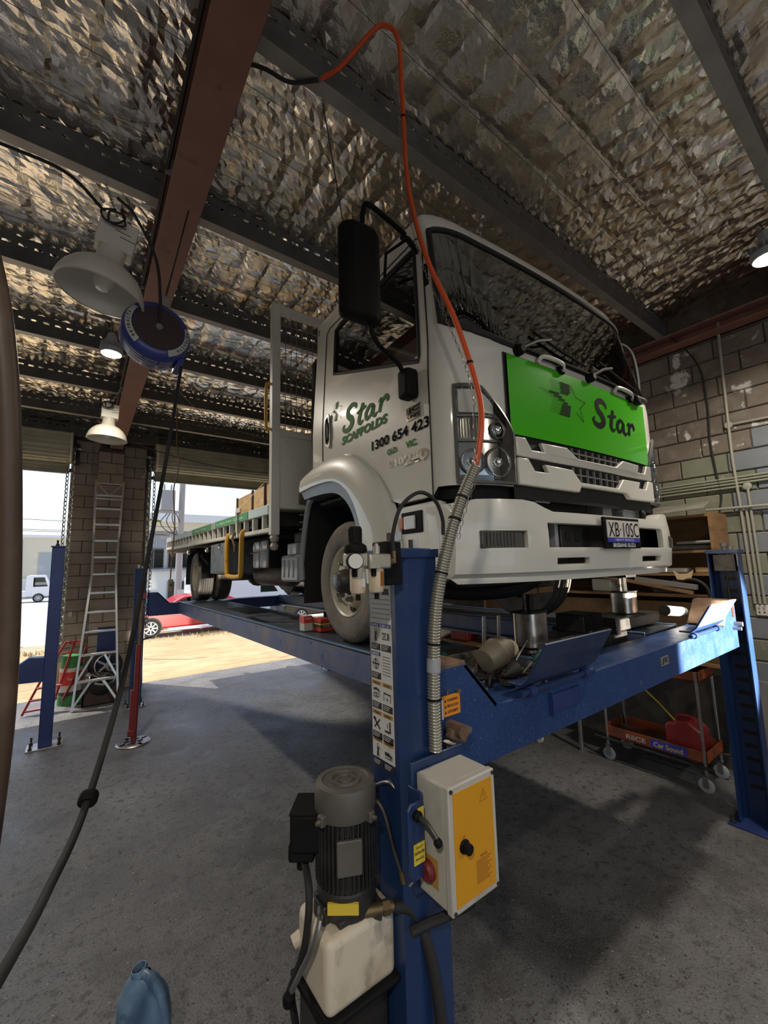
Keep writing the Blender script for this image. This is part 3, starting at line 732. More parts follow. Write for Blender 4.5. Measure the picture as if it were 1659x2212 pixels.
# ---- headlights
for s in (-1, 1):
    zt = lambda u: 1.105+.235*min(1, max(0, (abs(u)-1.0)/.36))**.75
    hl = patch(s*1.01, s*1.63, .872, 0, .003, 20, 10, zt).obj('headlight', 'lamp_grey', TR, fix=False)
    hl['label'] = 'headlight cluster with chrome reflectors'
    edge = [S(s*u, .872, .012) for u in np.linspace(1.01, 1.63, 14)]+[S(s*1.63, z, .012) for z in np.linspace(.9, 1.32, 8)]+[S(s*u, zt(u), .012) for u in np.linspace(1.63, 1.01, 16)]+[S(s*1.01, z, .012) for z in (1.05, .98)]
    G().tube(edge, .010, 6, closed=True).obj('bezel', 'lamp_grey', hl)
    patch(s*1.17, s*1.59, 1.205, 0, .012, 12, 5, lambda u: max(1.206, zt(u)-.02)).obj('marker_cover', 'tray_white', hl, fix=False)
    patch(s*1.03, s*1.61, 1.075, 0, .008, 14, 4, lambda u: min(1.18, zt(u)-.012)).obj('indicator_reflector', 'lamp_inner', hl, fix=False)
    for q in np.linspace(1.36, 1.58, 8): G().tube([S(s*q, z, .012) for z in (1.08, min(1.175, zt(q)-.015))], .004, 4).obj('lens_rib', 'lamp_inner', hl)
    patch(s*1.03, s*1.61, .89, 1.06, .007, 14, 4).obj('beam_reflector', 'lamp_inner', hl, fix=False)
    for u, z, r in ((1.21, .968, .066), (1.47, .965, .055), (1.20, 1.125, .036)):
        c = S(s*u, z, .004); nrm = (S(s*u, z, .02)-S(s*u, z, .0)).normalized()
        G().lathe([(r, .016), (r*.95, .006), (r*.6, -.012), (.02, -.02)], c, nrm, 24, cap=False).obj('reflector_bowl', 'chrome', hl, fix=False)
        G().sphere(c+nrm*.006, .024, 12).obj('bulb', 'chrome', hl)
        G().lathe([(r, .014), (r+.006, .018), (r+.007, .010)], c, nrm, 24, cap=False).obj('bowl_ring', 'lamp_grey', hl)
    for z in (1.068, 1.188): G().tube([S(s*u, z, .014) for u in np.linspace(1.02 if z < 1.1 else 1.15, 1.61, 14)], .006, 5).obj('divider', 'lamp_grey', hl)
    for q in np.linspace(1.04, 1.60, 26): G().cyl(S(s*q, .889, .010), S(s*q, .902, .016), .005, n=5).obj('lens_tooth', 'lamp_inner', hl)
    patch(s*1.02, s*1.62, .876, 0, .020, 20, 8, lambda u: zt(u)-.003).obj('lens', 'lens_glass', hl, fix=False)
# dark bar under the headlights
for s in (-1, 1): patch(s*1.0, s*2.25, .80, .862, -.03, 12, 2).obj('lower_valance', 'black_plastic', TR, fix=False)
# ---- bumper
def by(x): return -1.285+.17*(abs(x)/1.06)**4+.0
def bump_pt(x, z):
    prof = -.018*math.sin(PI*min(1, max(0, (z-.42)/.36)))+(.03 if z < .44 else 0)
    return (x, by(x)+prof+.018, z)
def btop(x):
    a = abs(x); return .735+(.052)*min(1, max(0, (a-.56)/.12))-.02*max(0, (a-.95)/.11)
xs = sorted(set([0, .07, .15, .22, .28, .36, .44, .545, .60, .66, .73, .78, .84, .90, .96, 1.0, 1.03, 1.06])); xs = [-x for x in xs[:0:-1]]+xs
zs = [.405, .43, .45, .48, .512, .54, .562, .60, .64, .68, .705]
rows = [[bump_pt(x, z if abs(x) < 1.05 else max(z, .43)) for x in xs] for z in zs]+[[bump_pt(x, (btop(x)+.705)/2) for x in xs]]+[[bump_pt(x, btop(x)) for x in xs]]+[[(x*.985, by(x)+.10, btop(x)+.004) for x in xs]]
bm_ = G(); n = len(xs)
bm_.v = [p for r in rows for p in r]
def hole(xc, zc):
    a = abs(xc)
    if a < .60 and .562 < zc < .68: return True
    if .28 < a < .545 and .48 < zc < .512: return True
    if .73 < a < .96 and .562 < zc < .64: return True
    return False
for i in range(len(rows)-1):
    for j in range(n-1):
        zc = (zs[i]+zs[i+1])/2 if i+1 < len(zs) else .75; xc = (xs[j]+xs[j+1])/2
        if not hole(xc, zc): bm_.f.append((i*n+j, i*n+j+1, (i+1)*n+j+1, (i+1)*n+j))
for s in (-1, 1):     # ends wrap back
    e = [bump_pt(s*1.06, max(z, .43)) for z in zs]+[bump_pt(s*1.06, btop(1.06))]
    bm_.grid([e, [(s*1.075, p[1]+.07, p[2]) for p in e], [(s*1.075, p[1]+.16, p[2]) for p in e]])
bo = weld(bm_.obj('bumper', 'bumper_white', TR, ang=30)); bo['label'] = 'white front bumper with openings'
sm_ = bo.modifiers.new('thickness', 'SOLIDIFY'); sm_.thickness = .03; sm_.offset = -1
bv = bo.modifiers.new('bevel', 'BEVEL'); bv.width = .006; bv.segments = 2; bv.angle_limit = rad(45)
G().box(-1.0, 1.0, -1.12, -1.08, .44, .74).obj('bumper_beam', 'chassis', TR)
fx = G()
for x0, x1, m_ in ((-.60, -.40, 0), (.33, .37, 1)): pass
G().box(-.45, -.42, -1.2, -1.17, .55, .69).obj('bumper_stay', 'plastic_grey', TR); G().box(.36, .40, -1.22, -1.19, .55, .70).obj('bumper_stay', 'plastic_grey', TR)
g = G().box(-.40, -.12, -1.2, -1.16, .565, .68)
g.obj('step_plate', 'steel_dark', TR, bev=.004)
for x in (-.34, -.25, -.16): G().lathe([(.028, 0), (.028, .004), (.001, .004)], (x, -1.2, .62), (0, -1, 0), 16).obj('step_hole', 'seam_black', TR)
for s in (-1, 1):
    fy = by(.845)
    fl = G().obox((s*.848, fy+.028, .601), (.235, .03, .08), (0, 0, s*11)).obj('fog_lamp', 'fog_lens', TR, bev=.006)
    fl['label'] = 'dark ribbed fog lamp'
    G().obox((s*.848, fy+.045, .601), (.245, .02, .088), (0, 0, s*11)).obj('fog_surround', 'black_plastic', fl)
    for q in np.linspace(-.09, .06, 9): G().obox((s*.848+q, fy+.010+abs(q)*0+(q*s)*.19, .601), (.005, .005, .06), (0, 0, s*11)).obj('lens_rib', 'fog_lens', fl)
    G().box(s*.545 if s > 0 else -.415, s*.415 if s < 0 else .545, by(.41)+.035, by(.41)+.04, .482, .51).obj('slot_mesh', 'seam_black', TR)
# number plate with frame
pl = G().box(-.19, .19, -1.318, -1.30, .555, .722).obj('number_plate', 'black_plastic', TR, bev=.006); pl['label'] = 'cream number plate in a black frame'
G().box(-.172, .172, -1.322, -1.317, .612, .705).obj('plate_face', 'plate_cream', pl)
G().box(-.172, .172, -1.3225, -1.317, .588, .612).obj('plate_band', 'plate_blue', pl)
def Mf(x, z, y=-1.3235): return frame_M((x, y, z), (1, 0, 0), (0, 0, 1))
text('XB·10SC', .32, Mf(0, .655), 'logo_black', pl, h=.078, bold=-.005, label='plate number XB 10SC')
text('HEAVY VEHICLE', .2, Mf(.0, .600), 'white_print', pl, h=.012)
text('BRISBANE ISUZU', .24, Mf(.0, .573, -1.319), 'white_print', pl, h=.022, bold=.02)
# side marker on the bumper end, and the lower step panel with its lens
for s in (-1, 1):
    G().box(s*1.072-.004, s*1.072+.006, -1.05, -1.0, .56, .66).obj('bumper_marker', 'indicator', TR, bev=.004)
    sp_ = G().prism([(-.99,.42),(-.99,.80),(-.70,.80),(-.66,.75),(-.70,.60),(-.72,.42)], 'yz', s*1.05, s*.98).obj('step_panel', 'truck_white', TR, bev=.012)
    G().box(s*1.052-.004, s*1.052+.004, -.885, -.715, .655, .765).obj('lens_recess', 'black_plastic', sp_, bev=.012)
    G().box(s*1.058-.004, s*1.058+.004, -.835, -.74, .675, .745).obj('side_indicator', 'indicator', sp_, bev=.006)
    G().box(s*1.06-.004, s*1.06+.005, -.735, -.715, .68, .74).obj('side_reflector', 'orange_plastic', sp_, bev=.003)
    # fender flare
    A = [Vector((0, *p)) for p in FL_OUT]; B = [Vector((0, *p)) for p in FL_IN]; A = spline(A, 4); B = spline(B, 4)
    rows = []
    for x, t in ((1.035, -.06), (1.052, 0), (1.085, .05), (1.115, .35), (1.125, .75), (1.12, 1.0), (1.04, 1.02)):
        rows.append([(s*x, a.y+(b.y-a.y)*t, a.z+(b.z-a.z)*t) for a, b in zip(A, B)])
    fo = weld(G().grid(rows).obj('fender', 'truck_white', TR)); fo['label'] = 'white wheel-arch flare'
    G().grid([[r[0] for r in rows], [(s*.9, r[0][1], r[0][2]) for r in rows]]).obj('fender_end', 'truck_white', fo)
    C = []
    for b in B:
        v = Vector((0, 0-.0, .42))-b; v.normalize(); C.append(b+v*.075)
    G().grid([[(s*1.105, b.y, b.z-.002) for b in B], [(s*1.10, c.y, c.z) for c in C], [(s*.98, c.y, c.z) for c in C]]).obj('arch_lip', 'toolbox_steel', fo)
    G().grid([[(s*1.0, c.y, c.z) for c in C], [(s*.5, c.y, c.z+.03) for c in C]]).obj('wheel_well', 'cab_dark', fo)
    G().grid([[(s*1.02, .45, 1.05), (s*.55, .45, 1.05)], [(s*1.02, .55, .95), (s*.55, .55, .95)], [(s*1.02, .62, .6), (s*.55, .62, .6)], [(s*1.02, .62, .22), (s*.55, .62, .22)]]).obj('mud_flap', 'black_rubber', fo)
    G().tube([(s*1.03, .40, 1.03), (s*1.03, .52, .95), (s*1.03, .63, .6), (s*1.03, .63, .4)], .022, 8, sm=4).obj('guard_rim', 'plastic_grey', fo)
# ---- mirror on the right-hand door
for s in (-1,):
    mr = G().prism([(-.10,-.02),(-.06,-.055),(.05,-.06),(.105,-.03),(.11,.04),(-.105,.04)], 'xy', -.245, .225).mat4(Matrix.Translation((s*1.415, -.93, 1.855))).obj('mirror', 'black_plastic', TR, bev=.035)
    mr['label'] = 'tall black mirror housing'
    mr.modifiers['bevel'].segments = 4
    G().box(s*1.415-.085, s*1.415+.085, -.888, -.884, 1.64, 2.05).obj('mirror_glass', 'chrome', mr)
    G().tube([(s*1.40,-.93,2.05),(s*1.385,-.93,2.20),(s*1.355,-.935,2.235),(s*1.22,-.90,2.25),(s*1.08,-.86,2.26)], .013, 8, sm=5).obj('upper_arm', 'black_plastic', mr)
    G().tube([(s*1.36,-.93,1.66),(s*1.36,-.94,1.57),(s*1.29,-.91,1.53),(s*1.16,-.87,1.50),(s*1.12,-.86,1.46)], .012, 8, sm=5).obj('lower_arm', 'black_plastic', mr)
    G().box(min(s*1.05, s*1.13), max(s*1.05, s*1.13), -.90, -.81, 1.335, 1.49).obj('arm_base', 'black_plastic', mr, bev=.02)
    G().tube([(s*1.05,-.80,2.30),(s*1.06,-.86,2.24),(s*1.06,-.93,2.12)], .016, 8).obj('arm_bracket', 'black_plastic', mr)
    G().tube([(s*1.06,-.84,2.25),(s*1.13,-.75,2.20),(s*1.05,-.62,2.18)], .009, 6).obj('arm_brace', 'black_plastic', mr)
G().tube([(1.04,-.86,2.27),(1.17,-.92,2.24),(1.22,-.95,2.12),(1.22,-.96,1.85),(1.16,-.93,1.66),(1.06,-.90,1.60)], .014, 8, sm=5).obj('mirror_arm', 'seam_black', TR)
# vent slot on the pillar
G().tube([S(-1.93, 1.93, .004), S(-1.93, 2.05, .004)], .014, 8).obj('pillar_vent', 'black_plastic', TR)
# ---- wipers and grab handles
for x0, x1, zz in ((-.62, -.02, 1.70), (.02, .66, 1.68)):
    wp = G().tube([S(x0/.7, 1.585, .03), S((x0*.75+x1*.25)/.7, 1.66, .035), S((x0*.5+x1*.5)/.7, 1.72, .03)], .009, 6).obj('wiper', 'seam_black', TR)
    G().tube([S((x0*.72+x1*.28)/.7, 1.735, .022), S((x0*.4+x1*.6)/.7, 1.68, .022), S(x1/.7, 1.635, .022)], .008, 6).obj('wiper_blade', 'black_plastic', wp)
    G().lathe([(.03, 0), (.03, .03), (.018, .045)], S(x0/.7, 1.578, .0), (S(x0/.7, 1.578, .02)-S(x0/.7, 1.578, 0)), 12).obj('wiper_hub', 'black_plastic', wp)
G().tube([S(-.02/.7+u, 1.595, .02) for u in np.linspace(-.9, .9, 14)], .010, 6).obj('wiper_linkage', 'black_plastic', TR)
for x0, x1 in ((-.47, -.27), (.30, .52)):
    gh = G().tube([S(x0/.7, 1.548, .012), S((x0+.02)/.7, 1.578, .034), S((x1-.02)/.7, 1.578, .034), S(x1/.7, 1.535, .018)], .012, 8, sm=4).obj('grab_handle', 'truck_white', TR)
    G().obox(S((x1-.01)/.7, 1.548, .018), (.045, .03, .045)).obj('handle_end', 'black_plastic', gh, bev=.008)
G().obox(S(.60/.7, 1.556, .02), (.09, .05, .05), (0, 0, 10)).obj('washer_block', 'black_plastic', TR, bev=.01)
# ---- cab interior seen through the glass
for x in (-.55, .0, .55):
    st = G().box(x-.24, x+.24, -.35, .15, 1.15, 1.40).obj('seat', 'seat_cloth', TR, bev=.05)
    G().box(x-.23, x+.23, .12, .25, 1.35, 1.98).obj('seat_back', 'seat_cloth', st, bev=.05)
    G().box(x-.12, x+.12, .14, .23, 2.0, 2.16).obj('head_rest', 'seat_cloth', st, bev=.04)
G().prism([(-1.05,1.25),(-1.05,1.56),(-.85,1.58),(-.72,1.48),(-.72,1.2)], 'yz', -.98, .98).obj('dashboard', 'cab_dark', TR, bev=.03)
sw = G().lathe([(.19,-.012),(.205,0),(.19,.012),(.178,0),(.19,-.012)], (-.55, -.60, 1.58), (0, .55, .83), 28, cap=False).obj('steering_wheel', 'black_plastic', TR)
G().cyl((-.55,-.60,1.58), (-.55,-.82,1.3), .03).obj('steering_column', 'black_plastic', sw)
for a in (0, 2.1, 4.2):
    q = Vector((math.cos(a)*.19, math.sin(a)*.19*.83, -math.sin(a)*.19*.55)); G().bar((-.55,-.60,1.58), Vector((-.55,-.60,1.58))+q, .03, .012).obj('spoke', 'black_plastic', sw)
# sun visor
G().box(-.9, -.2, -.86, -.72, 2.12, 2.26).obj('sun_visor', 'seat_cloth', TR, bev=.01)
# ---- wheels
def wheel(x, y, z, s, r=.40, w=.235, kind='front'):
    k = r/.40; h = w/2
    prof = [(.222*k,h*.78),(.25*k,h*.93),(.285*k,h*.985),(.30*k,h),(.315*k,h*1.0),(.33*k,h*1.02),(.352*k,h*1.0),(.372*k,h*.93),(.388*k,h*.82),(.396*k,h*.70),(.400*k,h*.55)]
    for q in (.42, .14, -.14, -.42):
        prof += [(.400*k, h*(q+.05)), (.388*k, h*(q+.035)), (.388*k, h*(q-.035)), (.400*k, h*(q-.05))]
    prof += [(.396*k,-h*.70),(.372*k,-h*.93),(.33*k,-h*1.0),(.285*k,-h*.98),(.222*k,-h*.78)]
    T = G().lathe(prof, (x, y, z), (s, 0, 0), 56, cap=False).obj('wheel', 'tyre', TR, ang=25)
    T['label'] = 'dusty truck tyre on a cream steel rim'
    T.data.materials.append(MT('tread'))
    nf = 56; kpol = [0]*len(T.data.polygons)
    for i in range(9*nf, (9+19)*nf): kpol[i] = 1
    T.data.polygons.foreach_set('material_index', kpol)
    if kind == 'front':
        rp = [(.228*k,h*.72),(.236*k,h*.83),(.230*k,h*.90),(.220*k,h*.82),(.210*k,h*.30),(.195*k,h*.22),(.182*k,h*.30),(.166*k,h*.66),(.150*k,h*.76),(.095*k,h*.76),(.088*k,h*.70),(.086*k,h*.35)]
    else:
        rp = [(.228*k,h*.72),(.236*k,h*.83),(.230*k,h*.90),(.220*k,h*.82),(.212*k,h*-.2),(.19*k,-h*.45),(.15*k,-h*.45),(.14*k,-h*.3),(.095*k,-h*.3),(.09*k,-h*.45)]
    rm = G().lathe(rp, (x, y, z), (s, 0, 0), 48, cap=False).obj('rim', 'rim_cream', T, ang=30)
    hh = h*.76 if kind == 'front' else -h*.3
    if kind == 'front':
        G().lathe([(.084*k, h*.3), (.080*k, h*1.0), (.072*k, h*1.35), (.055*k, h*1.5), (.05*k, h*1.5)], (x, y, z), (s, 0, 0), 24).obj('hub', 'hub_dark', T)
        G().lathe([(.05*k, h*1.49), (.048*k, h*1.6), (.03*k, h*1.66), (.001, h*1.67)], (x, y, z), (s, 0, 0), 20).obj('hub_cap', 'toolbox_steel', T)
        for i in range(6):
            a = 2*PI*(i+.2)/6; c = Vector((x+s*h*.30, y+.177*k*math.cos(a+.5), z+.177*k*math.sin(a+.5)))
            G().lathe([(.030*k, 0), (.030*k, .012), (.001, .012)], c, (s, 0, 0), 12).obj('hand_hole', 'seam_black', T)
    else:
        G().lathe([(.088*k, -h*.6), (.085*k, h*.2), (.06*k, h*.35), (.001, h*.35)], (x, y, z), (s, 0, 0), 20).obj('hub', 'hub_dark', T)
    for i in range(6):
        a = 2*PI*(i+.2)/6; c = Vector((x, y+.122*k*math.cos(a), z+.122*k*math.sin(a)))
        G().lathe([(.024*k, hh), (.024*k, hh+.006), (.018*k, hh+.008), (.018*k, hh+.032), (.011*k, hh+.036), (.010*k, hh+.052), (.001, hh+.053)], c, (s, 0, 0), 6).obj('wheel_nut', 'nut_steel', T, ang=20)
    return T
wf = wheel(-.885, 0, .40, -1); wheel(.885, 0, .40, 1)
for i, ch in enumerate('X MULTI 3'):
    if ch == ' ': continue
    a = -PI/2+.34-i*.085; rr = .345
    M = frame_M((-.885-.1195, .0+rr*math.cos(a)*1, .40+rr*math.sin(a)), (0, math.sin(a), -math.cos(a)), (0, math.cos(a), math.sin(a)))
    text(ch, .022 if ch != 'I' else .008, M, 'tyre_text', wf, h=.036, bold=.03, th=.002)
for s in (-1, 1):
    wheel(s*.93, 4.95, .39, s, .39, .235, 'rear'); wheel(s*.65, 4.95, .39, s, .39, .235, 'rear')
# ---- chassis, axles and what hangs under the tray
G().box(-.47, -.40, -1.05, 7.0, .52, .74).box(.40, .47, -1.05, 7.0, .52, .74).obj('chassis_rail', 'chassis', TR, bev=.006)
G().box(-.40, .40, -.10, .10, .30, .42).obj('front_axle', 'chassis', TR, bev=.02)
G().cyl((-.75,4.95,.39), (.75,4.95,.39), .09, n=16).sphere((0, 4.95, .39), .2, 14).obj('rear_axle', 'chassis', TR)
for s in (-1, 1):
    G().tube([(s*.43,-.75,.55),(s*.45,0,.42),(s*.43,.75,.55)], .035, 8, sm=4).obj('leaf_spring', 'chassis', TR)
    G().tube([(s*.45,4.2,.6),(s*.48,4.95,.48),(s*.45,5.7,.6)], .04, 8, sm=4).obj('leaf_spring', 'chassis', TR)
G().tube([(-.98,-.85,.37),(-.75,-.88,.345),(-.55,-.93,.345),(-.42,-.97,.37),(-.33,-1.0,.42),(-.25,-1.02,.47)], .04, 10, sm=5).obj('bash_bar', 'black_plastic', TR)
G().box(-.9, -.35, -1.0, -.7, .38, .50).obj('under_tray', 'chassis', TR, bev=.02)
G().box(-.3, .75, -1.05, -.55, .41, .47).obj('sump_guard', 'junk_grey', TR, bev=.03)
G().box(-.4, .4, -.6, 1.6, .5, .95).obj('engine_block', 'chassis', TR, bev=.05)
G().lathe([(.001, 0), (.10, .01), (.125, .06), (.125, .95), (.10, 1.0), (.001, 1.01)], (-.72, 1.55, .43), (0, 1, .0), 20).obj('muffler', 'tank_brown', TR)
G().tube([(-.72,2.4,.40),(-.60,2.6,.36),(-.3,2.65,.36)], .05, 10, sm=4).obj('exhaust_pipe', 'tank_brown', TR)
bb = G().box(-1.05, -.72, 1.32, 1.80, .50, .77).obj('battery_box', 'black_plastic', TR, bev=.01)
for y in (1.36, 1.58):
    G().prism([(y,.52),(y+.02,.50),(y+.16,.50),(y+.18,.52),(y+.20,.70),(y+.16,.76),(y,.76)], 'yz', -1.07, -.80).obj('battery', 'plastic_grey', bb, bev=.008)
G().tube([(-1.085,1.34,.65),(-1.085,1.80,.65)], .006, 6).obj('battery_strap', 'chrome', bb)
ab = G().box(-1.03, -.75, .72, 1.10, .38, .60).obj('fluid_tank', 'plastic_grey', TR, bev=.02)
G().box(-1.03, -.80, .75, .95, .60, .70).obj('tank_neck', 'plastic_grey', ab, bev=.012)
for y in (.80, .90, 1.0): G().box(-1.04, -1.02, y, y+.03, .42, .56).obj('tank_rib', 'plastic_grey', ab, bev=.006)
G().box(-.95, -.7, .70, 1.0, .70, .80).obj('air_valve', 'chassis', TR, bev=.02)
tb = G().box(-1.20, -.78, 2.28, 3.05, .45, .80).obj('toolbox', 'toolbox_steel', TR, bev=.006); tb['label'] = 'grey steel underbody toolbox'
for y in (2.45, 2.85): G().box(-1.212, -1.198, y-.02, y+.02, .66, .77).obj('latch', 'chrome', tb, bev=.004)
G().box(-1.207, -1.2, 2.31, 3.02, .47, .78).obj('toolbox_door', 'toolbox_steel', tb, bev=.004)
G().box(-.9, -.5, 3.2, 4.3, .42, .75).obj('fuel_tank', 'chassis', TR, bev=.05)
# rear mudguard
G().grid([[(-1.08, y, z), (-.5, y, z)] for y, z in ((4.45,.55),(4.5,.78),(4.7,.85),(5.2,.86),(5.4,.78),(5.5,.55),(5.52,.25))]).obj('rear_mudguard', 'black_rubber', TR)
# ---- tray
def tz(y): return .021*(y-.85)
def tbox(g, x0, x1, y0, y1, z0, z1):
    b = G().box(x0, x1, y0, y1, z0, z1); b.v = [(p[0], p[1], p[2]+tz(p[1])) for p in b.v]; return g.add(b.v, b.f)
tray = tbox(G(), -1.2, 1.2, .82, 6.95, .975, 1.0).obj('tray_floor', 'tray_alu', TR, fix=False); tray['label'] = 'aluminium flat tray'
for s in (-1, 1):
    a = s*1.22; lo, hi = min(a, a-s*.05), max(a, a-s*.05)
    cm = tbox(G(), lo, hi, .82, 6.95, .935, 1.02).obj('coaming_rail', 'tray_alu', TR, bev=.006)
    tbox(G(), lo, hi, .82, 6.95, .785, .825).obj('rope_rail', 'tray_white', TR, bev=.008)
    for y in np.arange(1.02, 6.95, .27): tbox(G(), lo+.004, hi-.004, y, y+.035, .82, .94).obj('rail_post', 'tray_white', TR)
    if s < 0:
        for (y0, y1, m_) in ((.88, 1.42, 'sticker_pale'), (1.44, 2.75, 'sticker_green'), (3.0, 4.2, 'sticker_green'), (4.25, 6.6, 'sticker_pale')):
            tbox(G(), a-.004, a-.001, y0, y1, .94, 1.014).obj('sticker', m_, cm)
        for s_, y, wd in (('Your', 2.62, .13), ('Platform', 2.40, .24), ('Systems', 2.13, .22), ('Stairtower', 1.75, .35), ('Scaffold', 3.85, .32), ('Systems', 3.42, .32)):
            text(s_, wd, frame_M((a-.005, y, .977+tz(y)), (0, -1, -.02), (0, 0, 1)), 'white_print', cm, h=.032)
for y in np.arange(1.0, 6.9, .45): tbox(G(), -1.18, 1.18, y, y+.06, .86, .975).obj('cross_member', 'tray_under', TR)
for s in (-1, 1): tbox(G(), s*.44-.04, s*.44+.04, .7, 6.9, .75, .87).obj('tray_runner', 'tray_under', TR)
tbox(G(), -1.22, 1.22, 6.93, 7.0, .72, 1.02).obj('tail_rail', 'tray_white', TR, bev=.01)
for y, z in ((2.55, .76), (3.25, .75), (4.55, .77), (6.3, .80)):
    G().sphere((-1.20, y, z), .035, 8).obj('load_binder', 'chrome', TR)
hb = G().box(-1.235, -1.165, .76, .83, .76, 2.74).obj('headboard_post', 'tray_white', TR, bev=.006)
G().box(1.165, 1.235, .76, .83, .76, 2.74).obj('headboard_post', 'tray_white', TR, bev=.006)
G().box(-1.165, 1.165, .765, .825, 2.67, 2.74).box(-1.165, 1.165, .765, .825, 1.58, 1.64).obj('headboard_bar', 'tray_white', TR, bev=.006)
G().box(-1.165, 1.165, .78, .81, .98, 1.58).obj('headboard_sheet', 'tray_white', TR)
g = G()
for x in np.arange(-1.16, 1.17, .05): g.cyl((x, .795, 1.62), (x, .795, 2.68), .003, n=5, cap=False)
for z in np.arange(1.68, 2.68, .075): g.cyl((-1.165, .798, z), (1.165, .798, z), .003, n=5, cap=False)
g.obj('headboard_mesh', 'steel_plain', TR, fix=False)
G().box(-1.0, -.35, .755, .78, 1.02, 1.11).obj('maker_plate', 'steel_plain', TR)
text('HAINES & SONS', .5, frame_M((-.68, .752, 1.065), (1, 0, 0), (0, 0, 1)), 'plate_blue', TR, h=.03)
for z in (.92, .86, .80): G().box(-1.0, .6, .72, .76, z, z+.012).obj('mount_strip', 'junk_grey', TR)
G().tube([(-1.24,.79,2.02),(-1.275,.79,1.99),(-1.275,.79,1.66),(-1.24,.79,1.63)], .013, 8, sm=4).obj('headboard_handle', 'yellow_bar', TR)
G().sphere((-1.2,.79,.735), .04, 8).sphere((-1.2,.79,.67), .036, 8).obj('post_foot', 'alu_cast', TR)
G().tube([(-1.21,1.58,.86),(-1.235,1.58,.80),(-1.235,1.60,.47),(-1.235,1.66,.425),(-1.235,2.04,.425),(-1.235,2.10,.47),(-1.235,2.12,.80),(-1.21,2.12,.86)], .024, 8, sm=3).obj('access_step', 'yellow_bar', TR)
# ---- load: plywood crate and strap
ct = thing('plywood_crate', 'plywood crate strapped on the truck tray behind the headboard', 'crate', (0,0,0))
ct.matrix_world = TR.matrix_basis @ Matrix.Translation((0, 0, 0))
G().box(-.95, .5, 1.55, 2.85, 1.035, 1.36).obj('body', 'plywood', ct, bev=.004)
for y in (1.75, 2.18, 2.80): G().box(-.965, -.95, y-.02, y+.02, 1.04, 1.37).obj('batten', 'dark_wood', ct)
G().box(-.97, -.955, 2.66, 2.84, 1.18, 1.24).obj('corner_bracket', 'tray_white', ct, bev=.003)
st = thing('load_strap', 'grey ratchet strap running over the plywood crate to the tray rail', 'strap'); st.matrix_world = TR.matrix_basis.copy()
rows = [[(x, 1.75, z), (x, 1.80, z)] for x, z in ((.4,1.375),(-.97,1.375),(-1.24,1.06),(-1.245,.80))]
G().grid(rows).obj('webbing', 'strap_grey', st)
G().tube([(-1.25,1.77,.86),(-1.27,1.79,.80),(-1.25,1.76,.72),(-1.24,1.80,.67)], .012, 6).obj('hook', 'brass', st)
# ================================================================== the lift
LF = thing('four_post_lift', 'large blue four-post vehicle lift carrying the truck', 'vehicle lift', (2.58, 4.4, 0))
LM = Matrix.Translation((-2.58, -4.4, 0))
def L(g, name, mat, par=LF, **k): return g.mat4(LM).obj(name, mat, par, **k)
def column(xw, y0, s, top=2.10):
    """C-shaped post, web at xw, flanges pointing to s"""
    f = lambda d: xw+s*d; y1 = y0+.2
    poly = [(f(0),y0+.03),(f(.03),y0),(f(.15),y0),(f(.15),y0+.008),(f(.034),y0+.008),(f(.008),y0+.034),(f(.008),y1-.034),(f(.034),y1-.008),(f(.15),y1-.008),(f(.15),y1),(f(.03),y1),(f(0),y1-.03)]
    c = L(G().prism(poly, 'xy', .012, top-.03), 'column', 'lift_blue', ang=25)
    a, b = sorted((f(-.008), f(.158)))
    L(G().box(a, b, y0-.008, y1+.008, top-.03, top), 'cap_plate', 'lift_blue', c, bev=.003)
    a, b = sorted((f(-.06), f(.21)))
    L(G().box(a, b, y0-.06, y1+.06, 0, .014), 'base_plate', 'steel_plain' if y0 > 3 else 'navy', c, bev=.003)
    for q in (a+.03, b-.03):
        for r in (y0-.03, y1+.03):
            L(G().cyl((q, r, .014), (q, r, .03), .02, n=6).cyl((q, r, .03), (q, r, .075), .009, n=8), 'anchor_bolt', 'steel_dark', c)
    z = .25
    zz = []
    while z < 1.9: zz.append(z); z += .1
    for z in zz: L(G().box(*sorted((f(.0085), f(.010))), y0+.06, y0+.14, z, z+.03), 'latch_slot', 'seam_black', c)
    L(G().cyl((f(.06), y0+.1, top), (f(.06), y0+.1, top+.03), .02, n=6).cyl((f(.06), y0+.1, top+.03), (f(.06), y0+.1, top+.055), .028, n=6), 'top_nut', 'steel_plain', c)
    L(G().cyl((f(.10), y0+.05, top), (f(.10), y0+.05, top+.03), .018, n=6), 'top_nut', 'steel_plain', c)
    L(G().tube([(f(.075), y0+.10, top-.03), (f(.075), y0+.10, 1.5)], .008, 6), 'lift_cable', 'steel_dark', c)
    L(G().box(*sorted((f(.02), f(.11))), y0+.03, y0+.17, top-.17, top-.04), 'pulley_guard', 'steel_dark', c)
    return c
cFL = column(.80, 1.0, 1); column(.80, 7.65, 1); cFR = column(4.37, 1.0, -1); column(4.37, 7.65, -1)
